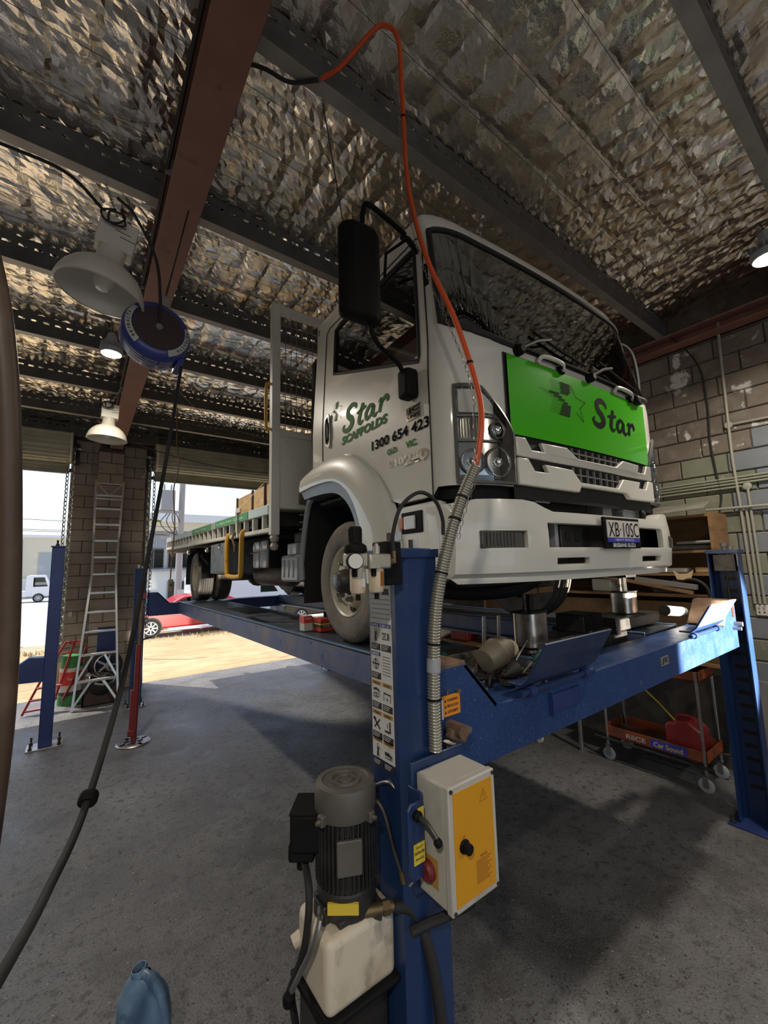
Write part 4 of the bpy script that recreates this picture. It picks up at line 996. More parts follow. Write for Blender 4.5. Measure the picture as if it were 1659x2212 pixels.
# safety decal strip on the near column
def dcl(y0, y1, z0, z1, mat, name, d=.0012):
    """y0 is the far side (left in view)"""
    return L(G().box(.80-d, .80-d+.001, y1, y0, z0, z1), name, mat, cFL, smooth=False)
dcl(1.163, 1.050, 1.455, 2.0, 'label_white', 'decal_sheet')
def dtxt(s, w, y, z, mat, h, bold=.01): text(s, w, LM @ frame_M((.80-.0026, y, z), (0, -1, 0), (0, 0, 1)), mat, cFL, 'decal_text', h=h, bold=bold, th=.0003)
def pict(kind, y, z, r):
    """small warning pictograms drawn as bold shapes"""
    mp = lambda a, b: LM @ Vector((.80-.0026, y-a*r, z+b*r))
    if kind == 'man': st = [[(0,.75,.35),(0,.9,.3)], [(-.05,.55,.3),(.05,0,.35),(-.15,-.9,.18)], [(.05,0,.3),(.25,-.9,.18)], [(0,.45,.15),(.4,.2,.12),(.35,.7,.1)]]
    elif kind == 'jack': st = [[(-.8,.4,.1),(.1,-.4,.1)], [(-.8,-.4,.1),(.1,.4,.1)], [(-.9,.45,.12),(.2,.45,.12)], [(-.9,-.45,.12),(.2,-.45,.12)], [(.55,.5,.35),(.6,0,.4),(.55,-.5,.35)]]
    elif kind == 'ring': st = [[(.7*math.cos(t), .7*math.sin(t), .1) for t in np.linspace(0, 6.28, 10)], [(-.9,.05,.2),(.9,.05,.2)], [(-.1,.8,.2),(.1,-.7,.2)]]
    elif kind == 'x': st = [[(-.8,.6,.3),(.7,-.7,.3)], [(-.7,-.7,.22),(.75,.7,.22)], [(-.9,.7,.35),(-.3,.5,.3)]]
    elif kind == 'ped': st = [[(-.8,-.6,.25),(.3,-.6,.3)], [(.5,.9,.3),(.5,-.7,.35)], [(-.1,.6,.15),(-.1,-.1,.15)]]
    elif kind == 'truck': st = [[(-.9,.1,.5),(.3,.1,.5)], [(.3,0,.35),(.85,-.05,.3)], [(-.9,-.45,.1),(.9,-.45,.1)], [(.35,-.25,.25),(.45,-.45,.25)]]
    elif kind == 'car': st = [[(-.8,.5,.3),(.1,.65,.35),(.8,.3,.25)], [(-.6,0,.12),(.6,0,.12),(.4,-.5,.12),(-.8,-.5,.12),(-.6,0,.12)], [(-.3,-.2,.2),(.2,-.35,.2)]]
    else: st = [[(-.8,.6,.1),(-.8,-.7,.15)], [(.8,.5,.1),(.8,-.7,.15)], [(-.8,.4,.2),(.8,.3,.2)], [(0,-.1,.1),(0,-.6,.3)]]
    ribbons(st, mp, 4).obj('pictogram', 'ink', cFL, fix=False)
ym = 1.1065
rowsd = [(1.835, 'label_band', 'NOTICE', 'man', 'jack'), (1.745, 'label_band', 'NOTICE', 'ring', None), (1.655, 'label_ochre', 'WARNING', 'car', 'post'), (1.565, 'label_ochre', 'WARNING', 'x', 'ped'), (1.480+.005, 'label_ochre', 'WARNING', 'man', 'truck')]
for zt, band, tx, a, b in [(z+.03, *r) for z, *r in rowsd]:
    for k, (ya, yb) in enumerate(((1.160, 1.110), (1.104, 1.054))):
        kind = a if k == 0 else b
        if kind is None:
            for q in range(7): dcl(ya-.004, yb+.006, zt-.012-q*.009, zt-.0095-q*.009, 'junk_grey', 'print_line', .0020)
            continue
        dcl(ya, yb, zt-.012, zt, band, 'decal_header', .0018)
        dtxt(tx, .034, (ya+yb)/2, zt-.006, 'white_print' if band == 'label_band' else 'ink', .0075, .02)
        pict(kind, (ya+yb)/2, zt-.038, .021)
        dcl(ya, yb, zt-.084, zt-.064, 'ink', 'decal_caption', .0018)
        for q in range(3): dcl(ya-.004, yb+.012+.004*q, zt-.069-q*.005, zt-.0675-q*.005, 'label_white', 'print_line', .0022)
for z in (1.985, 1.955, 1.94, 1.925, 1.91, 1.895, 1.88):
    dcl(1.158, 1.056, z, z+.002, 'junk_grey', 'print_line', .0020)
dcl(1.095, 1.06, 1.955, 1.975, 'ink', 'decal_caption', .0018)
# cross beams
def cross_beam(y0, mat, s=1):
    e = .005
    poly = [(.99,1.35),(4.18,1.35),(4.18,1.70),(4.05,1.70),(3.88,1.535),(3.83,1.53),(1.34,1.53),(1.28,1.535),(1.125,1.70),(.99,1.70)]
    b = L(G().prism(poly, 'xz', y0, y0+.012), 'cross_beam', mat, bev=.002)
    L(G().box(1.30, 3.86, y0+.012, y0+.23, 1.515, 1.53).box(1.0, 4.17, y0+.012, y0+.23, 1.352, 1.365), 'beam_flange', mat, b, bev=.002)
    L(G().prism(poly, 'xz', y0+.22, y0+.232), 'beam_back', mat, b, bev=.002)
    for x0, x1, xb in ((.99, 1.12, 1.275), (4.055, 4.18, 3.885)):
        sx = 1 if x0 < 2 else -1
        L(G().box(x0, x1, y0, y0+.23, 1.697, 1.712), 'end_cover', 'rust_brown' if y0 < 3 else mat, b, bev=.003)
        q = G(); q.add([(x1 if sx > 0 else x0, y0, 1.70), (xb, y0, 1.535), (xb, y0+.23, 1.535), (x1 if sx > 0 else x0, y0+.23, 1.70)], [(0,1,2,3)])
        L(q, 'end_slope', 'rust_brown' if y0 < 3 else mat, b).modifiers.new('t', 'SOLIDIFY').thickness = .012
    return b
CB = cross_beam(1.05, 'beam_blue'); CB['label'] = 'blue front cross beam with dusty right half'
cross_beam(7.55, 'navy')
# runways
for x0, x1 in ((1.40, 1.96), (3.12, 3.68)):
    r = L(G().box(x0, x1, 1.285, 7.55, 1.535, 1.545), 'runway', 'runway_top', smooth=False)
    for xa, xb in ((x0, x0+.008), (x1-.008, x1)): L(G().box(xa, xb, 1.285, 7.55, 1.372, 1.540), 'runway_side', 'runway_side', r)
    L(G().box(x0-.002, x0+.03, 1.285, 7.55, 1.545, 1.552).box(x1-.03, x1+.002, 1.285, 7.55, 1.545, 1.552), 'runway_lip', 'runway_lip', r, bev=.003)
    xr = x1 if x0 < 2 else x0
    a, b = (x1, x1+.05) if x0 < 2 else (x0-.05, x0)
    L(G().box(a, b, 1.30, 7.5, 1.385, 1.405), 'jack_rail', 'lift_blue', r, bev=.003)
    for y in np.arange(1.9, 7.2, .72):
        q = x0-.001
        L(G().box(q, q+.001, y, y+.006, 1.43, 1.455), 'stain_slot', 'seam_black', r)
    for y in np.arange(1.7, 7.2, 1.1): L(G().cyl((x0-.001, y, 1.51), (x0+.002, y, 1.51), .008, n=8), 'bolt_hole', 'seam_black', r)
# wheel-stop plates hinged on the front beam
def stop(x0, x1, mat):
    t = .009
    poly = [(.0, 0), (-.015, .0), (-.05, .03), (-.135, .175), (-.127, .18), (-.043, .038), (-.012, .010), (.05, .010), (.05, 0)]
    s_ = L(G().prism([(1.06+a, 1.565+b) for a, b in poly], 'yz', x0, x1), 'wheel_stop', mat, bev=.002)
    L(G().cyl((x0-.02, 1.04, 1.545), (x1+.02, 1.04, 1.545), .013, n=12), 'hinge_bar', 'lift_blue', s_)
    for x in (x0+.03, x1-.07): L(G().cyl((x, 1.04, 1.545), (x+.04, 1.04, 1.545), .02, n=12), 'hinge_knuckle', 'navy', s_)
    return s_
stop(1.42, 1.93, 'lift_blue')['label'] = 'blue hinged wheel stop plate'
s2 = stop(3.20, 3.74, 'lift_blue')
L(G().prism([(1.06-.050, 1.565+.040), (1.06-.134, 1.565+.183), (1.06-.130, 1.565+.185), (1.06-.046, 1.565+.042)], 'yz', 3.215, 3.725).mat4(Matrix.Translation((0,-.006,0))), 'tan_sheet', 'tan_plain', s2)  # thin tan sheet over the face of the right stop plate
L(G().box(1.62, 1.83, 1.038, 1.05, 1.43, 1.50), 'hinge_backplate', 'navy', CB, bev=.002)
L(G().box(1.60, 1.612, 1.03, 1.05, 1.42, 1.51), 'stop_rib', 'navy', CB)
# orange tag, latch roller and small label at the near end of the beam
tgn = L(G().box(.995, 1.078, 1.044, 1.046, 1.550, 1.616).mat4(Matrix.Translation((0,0,0))), 'warning_tag', 'label_tag', CB); tgn['label'] = 'orange warning tag'
for s_, z in (('WARNING', 1.600), ('PRECAUCION', 1.582), ('AVERTISSEMENT', 1.564)):
    text(s_, .052, LM @ frame_M((1.042, 1.0435, z), (1, 0, 0), (0, 0, 1)), 'ink', CB, 'tag_text', h=.009, bold=.02)
    L(G().add([(1.004, 1.0434, z-.005), (1.014, 1.0434, z-.005), (1.009, 1.0434, z+.005)], [(0,1,2)]), 'tag_triangle', 'ink', CB)
L(G().tube([(1.02,1.043,1.616),(1.018,1.040,1.632),(1.026,1.04,1.636),(1.03,1.044,1.622)], .002, 5), 'tag_wire', 'steel_plain', CB)
L(G().cyl((1.07,1.05,1.622), (1.07,1.035,1.622), .007, n=8), 'tag_rivet', 'steel_plain', CB)
L(G().box(.985, .998, 1.043, 1.046, 1.545, 1.605), 'white_label', 'label_white', CB)
L(G().cyl((1.03,1.05,1.515), (1.03,.985,1.515), .022, n=16), 'latch_roller', 'rust_brown', CB)
L(G().obox((1.03,1.02,1.495), (.075,.03,.03), (0,25,0)), 'latch_link', 'rust_brown', CB, bev=.006)
for x, z in ((1.0, 1.478), (1.062, 1.512)): L(G().cyl((x,1.04,z), (x,.99,z), .012, n=6), 'latch_bolt', 'steel_plain', CB)
L(G().box(1.005, 1.04, 1.042, 1.045, 1.43, 1.47), 'capacity_label', 'label_yellow', CB)
# barcode label and red tag at the right end
L(G().box(2.72, 2.83, 1.0485, 1.0495, 1.435, 1.485), 'data_plate', 'junk_grey', CB)
text('JE', .09, LM @ frame_M((2.775, 1.048, 1.46), (1, 0, 0), (0, 0, 1)), 'ink', CB, 'plate_text', h=.035, bold=.02)
L(G().box(4.10, 4.15, 1.046, 1.049, 1.58, 1.66), 'red_decal', 'red_label', CB)
L(G().cyl((4.13,1.05,1.53), (4.13,1.0,1.53), .018, n=12).cyl((4.09,1.05,1.50), (4.09,1.0,1.50), .014, n=8), 'latch_bolt', 'steel_plain', CB)

# ================================================================== hydraulic power unit, control box, air regulator
PU = thing('hydraulic_power_unit', 'grey electric motor on a stained plastic oil tank, mounted on the near lift post', 'pump', (.69, 1.155, .9))
PM = Matrix.Translation((-.69, -1.155, -.9))
def P(g, name, mat, par=PU, **k): return g.mat4(PM).obj(name, mat, par, **k)
mc = (.69, 1.155)
cowl = P(G().lathe([(.088,1.335),(.091,1.345),(.091,1.405),(.086,1.418),(.070,1.422),(.066,1.418),(.048,1.418),(.046,1.424),(.040,1.424),(.038,1.417),(.026,1.417),(.024,1.423),(.019,1.423),(.017,1.417),(.001,1.417)], (*mc, 0), n=40), 'fan_cowl', 'motor_grey')
for a in (.3, 1.9, 3.4, 5.0):
    x, y = mc[0]+.094*math.cos(a), mc[1]+.094*math.sin(a)
    P(G().obox((x, y, 1.345), (.022, .022, .03), (0, 0, math.degrees(a))), 'cowl_lug', 'motor_grey', cowl, bev=.004)
    P(G().cyl((x, y, 1.345), (x+.022*math.cos(a), y+.022*math.sin(a), 1.345), .006, n=6), 'cowl_screw', 'nut_steel', cowl)
body_ = P(G().cyl((*mc, 1.155), (*mc, 1.34), .078, n=32), 'motor_body', 'motor_dark')
for i in range(40):
    a = 2*PI*i/40
    P(G().obox((mc[0]+.083*math.cos(a), mc[1]+.083*math.sin(a), 1.25), (.014, .0035, .17), (0, 0, math.degrees(a))), 'cooling_fin', 'motor_dark', body_)
a = rad(245); 
P(G().obox((mc[0]+.086*math.cos(a), mc[1]+.086*math.sin(a), 1.255), (.012, .07, .09), (0, 0, 245)), 'rating_plate', 'motor_grey', body_, bev=.003)
tb_ = P(G().obox((.606, 1.222, 1.295), (.095, .11, .10), (0, 0, -38)).obox((.592, 1.233, 1.238), (.075, .085, .05), (0, 0, -38)), 'terminal_box', 'black_plastic', bev=.008)
P(G().obox((.606, 1.222, 1.348), (.098, .113, .010), (0, 0, -38)), 'terminal_lid', 'black_plastic', tb_, bev=.003)
P(G().cyl((.59,1.24,1.215), (.59,1.24,1.175), .016, n=10), 'cable_gland', 'black_plastic', tb_)
P(G().tube([(.59,1.225,1.20),(.568,1.15,1.164),(.560,1.148,1.077),(.555,1.165,1.012),(.548,1.198,.939),(.55,1.235,.88),(.58,1.29,.80),(.64,1.31,.5)], .0105, 8, sm=6), 'power_lead', 'black_rubber', tb_)
pb = P(G().lathe([(.082,1.085),(.085,1.10),(.085,1.155),(.080,1.16)], (*mc, 0), n=32).box(.625, .765, 1.085, 1.235, 1.075, 1.10), 'pump_body', 'motor_dark', bev=.006)
P(G().obox((mc[0]+.082*math.cos(rad(232)), mc[1]+.082*math.sin(rad(232)), 1.128), (.008, .085, .028), (0, 0, 232)), 'yellow_label', 'label_yellow', pb)
P(G().cyl((.735,1.085,1.085), (.75,1.065,1.085), .02, n=12), 'pressure_port', 'steel_dark', pb)
P(G().box(.595, .635, 1.12, 1.18, 1.085, 1.13), 'valve_block', 'steel_dark', pb, bev=.004)
P(G().tube([(.60,1.147,1.117),(.570,1.095,1.126),(.554,1.101,1.074),(.546,1.155,.984),(.543,1.207,.903)], .0075, 8, sm=4), 'release_lever', 'steel_plain', pb)
P(G().lathe([(.001,-.022),(.014,-.018),(.018,0),(.014,.018),(.001,.022)], (.542,1.224,.872), (0,.45,-.85), 14), 'lever_knob', 'black_plastic', pb)
P(G().cyl((.70,1.085,1.095), (.78,1.05,1.095), .014, n=12).cyl((.75,1.063,1.095), (.77,1.055,1.095), .019, n=6), 'hose_fitting', 'brass', pb)
P(G().tube([(.78,1.05,1.095),(.83,1.02,1.07),(.86,.985,.95),(.875,.97,.75),(.88,.975,.5),(.88,.98,.2)], .016, 10, sm=6), 'hydraulic_hose', 'black_rubber', pb)
P(G().tube([(.775,1.18,1.33),(.79,1.13,1.38),(.80,1.07,1.40),(.82,1.03,1.34),(.83,1.02,1.27)], .005, 6, sm=5), 'air_line', 'steel_plain', pb)
P(G().tube([(.765,1.12,1.36),(.775,1.08,1.33),(.785,1.05,1.24),(.80,1.03,1.17)], .0065, 6, sm=4), 'brass_line', 'steel_dark', pb)
P(G().cyl((.797,1.032,1.185), (.802,1.028,1.155), .008, n=8), 'line_nut', 'brass', pb)
tk = P(G().prism([(.575,1.065),(.80,1.065),(.80,1.245),(.575,1.245)], 'xy', .905, 1.085), 'oil_tank', 'tank_white', bev=.022); tk['label'] = 'stained translucent plastic oil tank'
tk.modifiers['bevel'].segments = 4
P(G().cyl((.585,1.235,1.0), (.562,1.24,.99), .018, n=12), 'filler_cap', 'tank_white', tk)
P(G().box(.56, .815, 1.05, 1.26, .895, .912), 'tank_base', 'black_plastic', tk, bev=.006)
P(G().box(.585, .79, 1.10, 1.25, .35, .895), 'dark_panel', 'oily_black', PU, bev=.006)  # dark panel filling the space below the tank

CBX = thing('control_box', 'grey metal electrical box with an orange front on the near lift post', 'control box', (.90, .92, 1.16))
QM = Matrix.Translation((-.90, -.92, -1.16))
def Q(g, name, mat, par=CBX, **k): return g.mat4(QM).obj(name, mat, par, **k)
bx = Q(G().box(.815, .995, .865, .975, 1.165, 1.465), 'housing', 'box_grey', bev=.006)
lid = Q(G().box(.813, .997, .846, .868, 1.163, 1.467), 'lid', 'box_grey', bev=.004)
Q(G().box(.828, .982, .8445, .8465, 1.180, 1.450), 'front_label', 'label_orange', lid)
for x in (.822, .988):
    for z in (1.172, 1.458): Q(G().cyl((x,.847,z), (x,.842,z), .005, n=8), 'lid_screw', 'steel_dark', lid)
Q(G().cyl((.862,.846,1.315), (.862,.838,1.315), .017, n=16).cyl((.862,.838,1.315), (.862,.822,1.315), .0135, n=16), 'push_button', 'black_plastic', lid, bev=.002)
def qt(s, w, x, z, mat, h, b=.0): text(s, w, QM @ frame_M((x, .8440, z), (1, 0, 0), (0, 0, 1)), mat, lid, 'box_text', h=h, bold=b)
tri = [(-.016,-.012),(.016,-.012),(0,.018)]
ribbons([[(a[0], a[1], .0016), (b[0], b[1], .0016)] for a, b in zip(tri, tri[1:]+tri[:1])]+[[(.002,.008,.002),(-.003,0,.002),(.003,-.001,.002),(-.001,-.009,.002)]], lambda a, b: QM @ Vector((.945+a, .8441, 1.412+b)), 1).obj('hazard_triangle', 'ink_brown', lid, fix=False)
qt('NOTICE', .028, .935, 1.268, 'ink_brown', .006, .03); qt('UP', .012, .862, 1.338, 'ink_brown', .005)
for k in range(11): Q(G().box(.905, .965-.008*(k % 3), .8438, .8442, 1.258-k*.0052, 1.2597-k*.0052), 'print_line', 'ink_brown', lid)
rc = Q(G().lathe([(.001,0),(.026,0),(.026,-.012),(.020,-.02),(.001,-.021)], (.815,.93,1.235), (1,0,0), 20), 'stop_button', 'red_label', bx)
Q(G().box(.8135, .8155, .897, .953, 1.20, 1.272), 'side_label', 'label_ochre', bx)
bk = Q(G().box(.80, 1.01, .976, .986, 1.15, 1.49), 'mount_plate', 'lift_blue', bev=.003)
Q(G().prism([(.745,1.245),(.745,1.40),(.76,1.415),(.80,1.415),(.80,1.225),(.76,1.225)], 'xz', .93, .938), 'bracket_tab', 'lift_blue', bk, bev=.003)
Q(G().box(.795, .803, .935, .99, 1.24, 1.43), 'bracket_web', 'lift_blue', bk, bev=.002)
Q(G().box(.778, .799, .927, .929, 1.37, 1.40), 'bracket_label', 'label_yellow', bk)
Q(G().box(.760, .798, .927, .929, 1.265, 1.315), 'rating_label', 'label_yellow', bk)
text('18,000 LBS', .034, QM @ frame_M((.779, .9265, 1.293), (1, 0, 0), (0, 0, 1)), 'ink', bk, 'label_text', h=.008, bold=.02)
text('(8164 KG)', .028, QM @ frame_M((.779, .9265, 1.278), (1, 0, 0), (0, 0, 1)), 'ink', bk, 'label_text', h=.007, bold=.02)
text('CAPACITY', .025, QM @ frame_M((.779, .9265, 1.306), (1, 0, 0), (0, 0, 1)), 'ink', bk, 'label_text', h=.005, bold=.01)
lv = Q(G().lathe([(.012,0),(.014,.012),(.009,.02)], (.772,.93,1.385), (0,-1,0), 12), 'valve_stem', 'black_plastic', bk)
Q(G().tube([(.772,.915,1.385),(.778,.895,1.378),(.786,.875,1.355),(.789,.868,1.345)], .007, 8, sm=3), 'valve_lever', 'steel_dark', bk)
Q(G().sphere((.790,.866,1.34), .012, 10), 'lever_knob', 'black_plastic', bk)
Q(G().tube([(.93,.90,1.165),(.94,.90,1.12),(.90,.95,1.075),(.85,.985,1.055),(.80,1.0,1.05)], .013, 8, sm=5), 'motor_lead', 'black_rubber', bx)
Q(G().tube([(.82,.95,1.245),(.80,.955,1.215),(.775,.97,1.19)], .003, 6, sm=3), 'thin_wire', 'junk_grey', bx)

AR = thing('air_regulator', 'air filter-regulator with pressure gauge and two bowls on the near post', 'regulator', (.66, .98, 1.96))
AM = Matrix.Translation((-.66, -.98, -1.96))
def A_(g, name, mat, par=AR, **k): return g.mat4(AM).obj(name, mat, par, **k)
A_(G().box(.74, .80, .99, 1.06, 1.99, 2.12), 'bracket', 'black_plastic', bev=.004)
mb = A_(G().box(.60, .655, .955, 1.005, 2.045, 2.085).box(.66, .735, .955, 1.005, 2.04, 2.082), 'manifold', 'alu_cast', bev=.006)
A_(G().box(.655, .69, .948, .956, 2.042, 2.062), 'manifold_plate', 'alu_cast', mb)
A_(G().lathe([(.030,2.085),(.033,2.092),(.030,2.105),(.0185,2.113),(.0175,2.155),(.016,2.158),(.001,2.158)], (.628,.98,0), n=20), 'regulator_knob', 'black_plastic', mb)
for i in range(16):
    a = 2*PI*i/16; A_(G().box(-.001,.001,-.001,.001,2.118,2.152).mat4(Matrix.Translation((.628+.018*math.cos(a), .98+.018*math.sin(a), 0))), 'knob_rib', 'black_plastic', mb)
ga = A_(G().lathe([(.022,0),(.022,.024),(.019,.026)], (.606,.955,2.062), (-.35,-.9,.0), 24), 'gauge', 'black_plastic', mb)
A_(G().lathe([(.001,.0262),(.0195,.0262),(.0195,.0275),(.001,.0275)], (.606,.955,2.062), (-.35,-.9,.0), 24), 'gauge_dial', 'label_white', mb)
for x, m_ in ((.634, 'bowl_clear'), (.697, 'bowl_clear')):
    w_ = A_(G().lathe([(.020,2.045),(.022,2.035),(.022,1.985),(.019,1.975),(.008,1.971),(.001,1.971)], (x,.98,0), n=20), 'filter_bowl', m_)
    A_(G().obox((x+.004,.9585,2.012), (.010,.003,.04)), 'sight_glass', 'bowl_oil' if x > .66 else 'label_white', w_)
    A_(G().cyl((x-.017,.968,2.02), (x-.017,.968,2.045), .008, n=10), 'bowl_catch', 'black_plastic', w_)
    A_(G().cyl((x,.98,1.971), (x,.98,1.955), .007, n=8), 'drain_valve', 'black_plastic', w_)
A_(G().cyl((.70,.98,2.082), (.70,.98,2.105), .010, n=10).cyl((.70,.98,2.105), (.70,.98,2.112), .006, n=10), 'drip_dome', 'alu_cast', mb)
A_(G().cyl((.735,.98,2.06), (.755,.97,2.06), .009, n=8).cyl((.755,.97,2.055), (.755,.97,2.09), .007, n=8), 'elbow', 'brass', mb)
A_(G().tube([(.755,.97,2.09),(.752,.968,2.14),(.775,.955,2.22),(.83,.935,2.265),(.885,.925,2.245),(.92,.93,2.19),(.93,.94,2.14)], .006, 8, sm=6), 'air_hose', 'black_rubber', mb)

# ================================================================== hose with chain and spring guard
HZ = [(.85,1.556,4.42),(.90,1.46,4.42),(.97,1.30,4.48),(1.01,1.25,4.49),(1.06,1.22,4.42),(1.09,1.24,4.16),(1.10,1.235,3.72),(1.11,1.15,3.32),(1.12,1.02,2.978),(1.12,.93,2.67),(1.093,.898,2.511),(1.061,.91,2.351)]
HS = [(1.066,.91,2.37),(1.007,.935,2.24),(.951,.950,2.09),(.908,.965,1.903),(.897,.975,1.683),(.896,.977,1.50)]
hz = thing('air_hose', 'orange air hose hanging from the roof to the near lift post', 'hose', (.9, .98, 1.48))
HMx = Matrix.Translation((-.9, -.98, -1.48))
G().tube(HZ, .0105, 10, sm=8).mat4(HMx).obj('hose', 'orange_hose', hz)
sgp = spline([Vector(p) for p in HS], 60); sg = G(); LN = [0]
for i in range(1, len(sgp)): LN.append(LN[-1]+(sgp[i]-sgp[i-1]).length)
s = 0; rings = []; rr = []
while s < LN[-1]:
    j = min(max(1, int(np.searchsorted(LN, s))), len(sgp)-1); t = (s-LN[j-1])/(LN[j]-LN[j-1]+1e-9); p = sgp[j-1].lerp(sgp[j], t)
    k = len(rings) % 4; rings.append(p); rr.append((.0165, .0195, .0205, .0195)[k]); s += .0022
G().tube(rings, rr, 12).mat4(HMx).obj('spring_guard', 'spring_grey', hz, ang=80)
for q in (.13, .22, .42, .66, .84):
    i = int(q*(len(rings)-2)); G().cyl(rings[i], rings[i+1]+(rings[i+1]-rings[i])*1.5, .0215, n=14).mat4(HMx).obj('cable_tie', 'black_plastic', hz)
i = int(.71*(len(rings)-2)); G().cyl(rings[i], rings[i]+(rings[i+1]-rings[i])*18, .0215, n=14).mat4(HMx).obj('tape_band', 'plastic_grey', hz)
for q in (4.05, 2.78): 
    z_ = min(spline([Vector(p) for p in HZ], 8), key=lambda p: abs(p.z-q)); G().cyl(z_+Vector((0,0,.004)), z_-Vector((0,0,.004)), .0125, n=12).mat4(HMx).obj('cable_tie', 'black_plastic', hz)
jc = [(1.055,1.235,4.4),(1.072,1.245,4.1),(1.078,1.24,3.7),(1.085,1.155,3.3),(1.092,1.03,2.96),(1.085,.93,2.68),(1.066,.905,2.5),(1.05,.90,2.33),(1.0,.915,2.2),(.985,.93,2.12)]
tag(chain(jc, .0215, .0011, .005, 6).obj('jack_chain', 'chain_steel', fix=False), 'thin steel chain hanging along the orange hose', 'chain')
tag(chain([(.85,1.575,4.43),(.852,1.57,4.36),(.858,1.56,4.28)], .022, .0014, .006, 6).obj('hook_chain', 'chain_steel', fix=False), 'short chain hooked to the purlin below the orange hose loop', 'chain')
tag(G().tube([(.858,1.56,4.28),(.95,1.60,3.95),(1.08,1.66,3.5),(1.24,1.75,3.25)], .003, 5, sm=6).obj('hanging_cord', 'black_rubber'), 'thin black cord running from the short chain towards the truck mirror', 'cord')
# ================================================================== rolling jack and things lying on the front beam
def local(loc):
    M = Matrix.Translation(-Vector(loc))
    return lambda g, name, mat, par, **k: g.mat4(M).obj(name, mat, par, **k)
JK = thing('rolling_jack', 'oily black rolling jack with two steel cylinders between the runways', 'jack', (2.7, 1.5, 1.41)); J = local((2.7, 1.5, 1.41))
J(G().box(1.99, 3.09, 1.38, 1.62, 1.41, 1.56), 'jack_frame', 'oily_black', JK, bev=.008)
J(G().box(2.25, 2.95, 1.40, 1.60, 1.56, 1.60), 'slide_beam', 'steel_dark', JK, bev=.01)
J(G().box(2.95, 3.62, 1.37, 1.63, 1.565, 1.645), 'slide_carriage', 'steel_dark', JK, bev=.01)
J(G().box(2.90, 2.96, 1.36, 1.64, 1.55, 1.66), 'slide_collar', 'oily_black', JK, bev=.006)
J(G().box(2.58, 2.61, 1.37, 1.63, 1.55, 1.615), 'slide_collar', 'oily_black', JK, bev=.004)
for x, zb, zt in ((2.16, 1.565, 1.755), (3.35, 1.648, 1.80)):
    J(G().prism([(x+.092*math.copysign(abs(math.cos(t))**.6, math.cos(t)), 1.5+.075*math.copysign(abs(math.sin(t))**.6, math.sin(t))) for t in np.linspace(0, 2*PI, 28, endpoint=False)], 'xy', zb, zt), 'ram_cylinder', 'steel_bright', JK, bev=.004)
    J(G().box(x-.085, x+.085, 1.435, 1.565, zt, zt+.008), 'ram_cap', 'oily_black', JK)
    J(G().box(x-.022, x+.022, 1.48, 1.52, zt, zt+.11), 'ram_rod', 'oily_black', JK)
    for d in (-.042, .042):
        pr_ = []
        for k in range(11): pr_ += [(.010, zt+.008+k*.009), (.0135, zt+.0125+k*.009)]
        J(G().lathe(pr_, (x+d, 1.5, 0), n=10), 'screw_stem', 'steel_bright', JK, ang=20)
J(G().box(2.02, 2.15, 1.43, 1.57, 1.866, 1.896).box(2.165, 2.31, 1.43, 1.57, 1.866, 1.90), 'lift_pad', 'shelf_wood', JK, bev=.004)
J(G().box(3.27, 3.43, 1.43, 1.57, 1.91, 1.935), 'lift_pad', 'oily_black', JK, bev=.004)
J(G().cyl((1.98,1.32,1.60), (2.35,1.34,1.60), .022, n=12), 'push_bar', 'steel_bright', JK)
fb = thing('rubber_block', 'black finned rubber block sitting on the jack beam', 'block', (2.66, 1.48, 1.602)); F_ = local((2.66, 1.48, 1.602))
F_(G().box(2.55, 2.77, 1.39, 1.57, 1.602, 1.70), 'core', 'black_rubber', fb, bev=.004)
for x in np.arange(2.555, 2.775, .022): F_(G().box(x, x+.010, 1.382, 1.578, 1.604, 1.708), 'fin', 'black_plastic', fb)
sc_ = thing('spray_can', 'white paper-wrapped cylinder lying at the right end of the jack', 'can', (3.9, 1.42, 1.60)); c_ = local((3.9, 1.42, 1.60))
c_(G().cyl((3.70,1.36,1.645), (4.0,1.34,1.61), .038, n=18), 'wrap', 'label_white', sc_); c_(G().cyl((3.685,1.361,1.647), (3.70,1.36,1.645), .041, n=18), 'band', 'oily_black', sc_)
# tools heaped on the runway end
def tool(name, label, cat, group=None): return thing(name, label, cat, (0,0,0), group=group)
T0 = 1.553
t = thing('filter_canister', 'dirty metal filter canister lying among tools on the runway end', 'canister', (1.50, 1.30, T0)); k_ = local((1.50, 1.30, T0))
k_(G().lathe([(.001,0),(.050,.002),(.055,.02),(.062,.075),(.066,.08),(.066,.092),(.058,.094),(.057,.13),(.045,.14),(.045,.15),(.001,.15)], (1.44,1.24,T0+.075), (.86,-.05,.28), 24), 'body', 'canister', t)
k_(G().lathe([(.02,0),(.04,.004),(.041,.02),(.024,.03)], (1.62,1.25,T0+.10), (.9,.2,.1), 18), 'cap', 'cream_plastic', t)
k_(G().lathe([(.030,0),(.034,.03),(.03,.05)], (1.575,1.245,T0+.105), (.9,.1,.1), 16), 'neck', 'steel_dark', t)
t = thing('rubber_cone', 'black rubber cone lying in front of the filter canister', 'cone', (1.50, 1.2, T0)); k_ = local((1.50, 1.2, T0))
k_(G().lathe([(.004,0),(.012,.02),(.035,.075),(.036,.09),(.028,.092)], (1.45,1.15,T0+.030), (.98,.1,.08), 18), 'cone', 'black_rubber', t)
def screwdriver(p, d, hl, hr, bl, hm, label):
    p = Vector(p); d = Vector(d).normalized(); t = thing('screwdriver', label, 'screwdriver', p); k_ = local(p)
    k_(G().lathe([(.001,0),(hr*.8,.004),(hr,.015),(hr*.85,hl*.4),(hr,hl*.75),(hr*.6,hl)], p, d, 12), 'handle', hm, t)
    k_(G().cyl(p+d*hl, p+d*(hl+bl), .0045, n=8), 'blade', 'steel_bright', t)
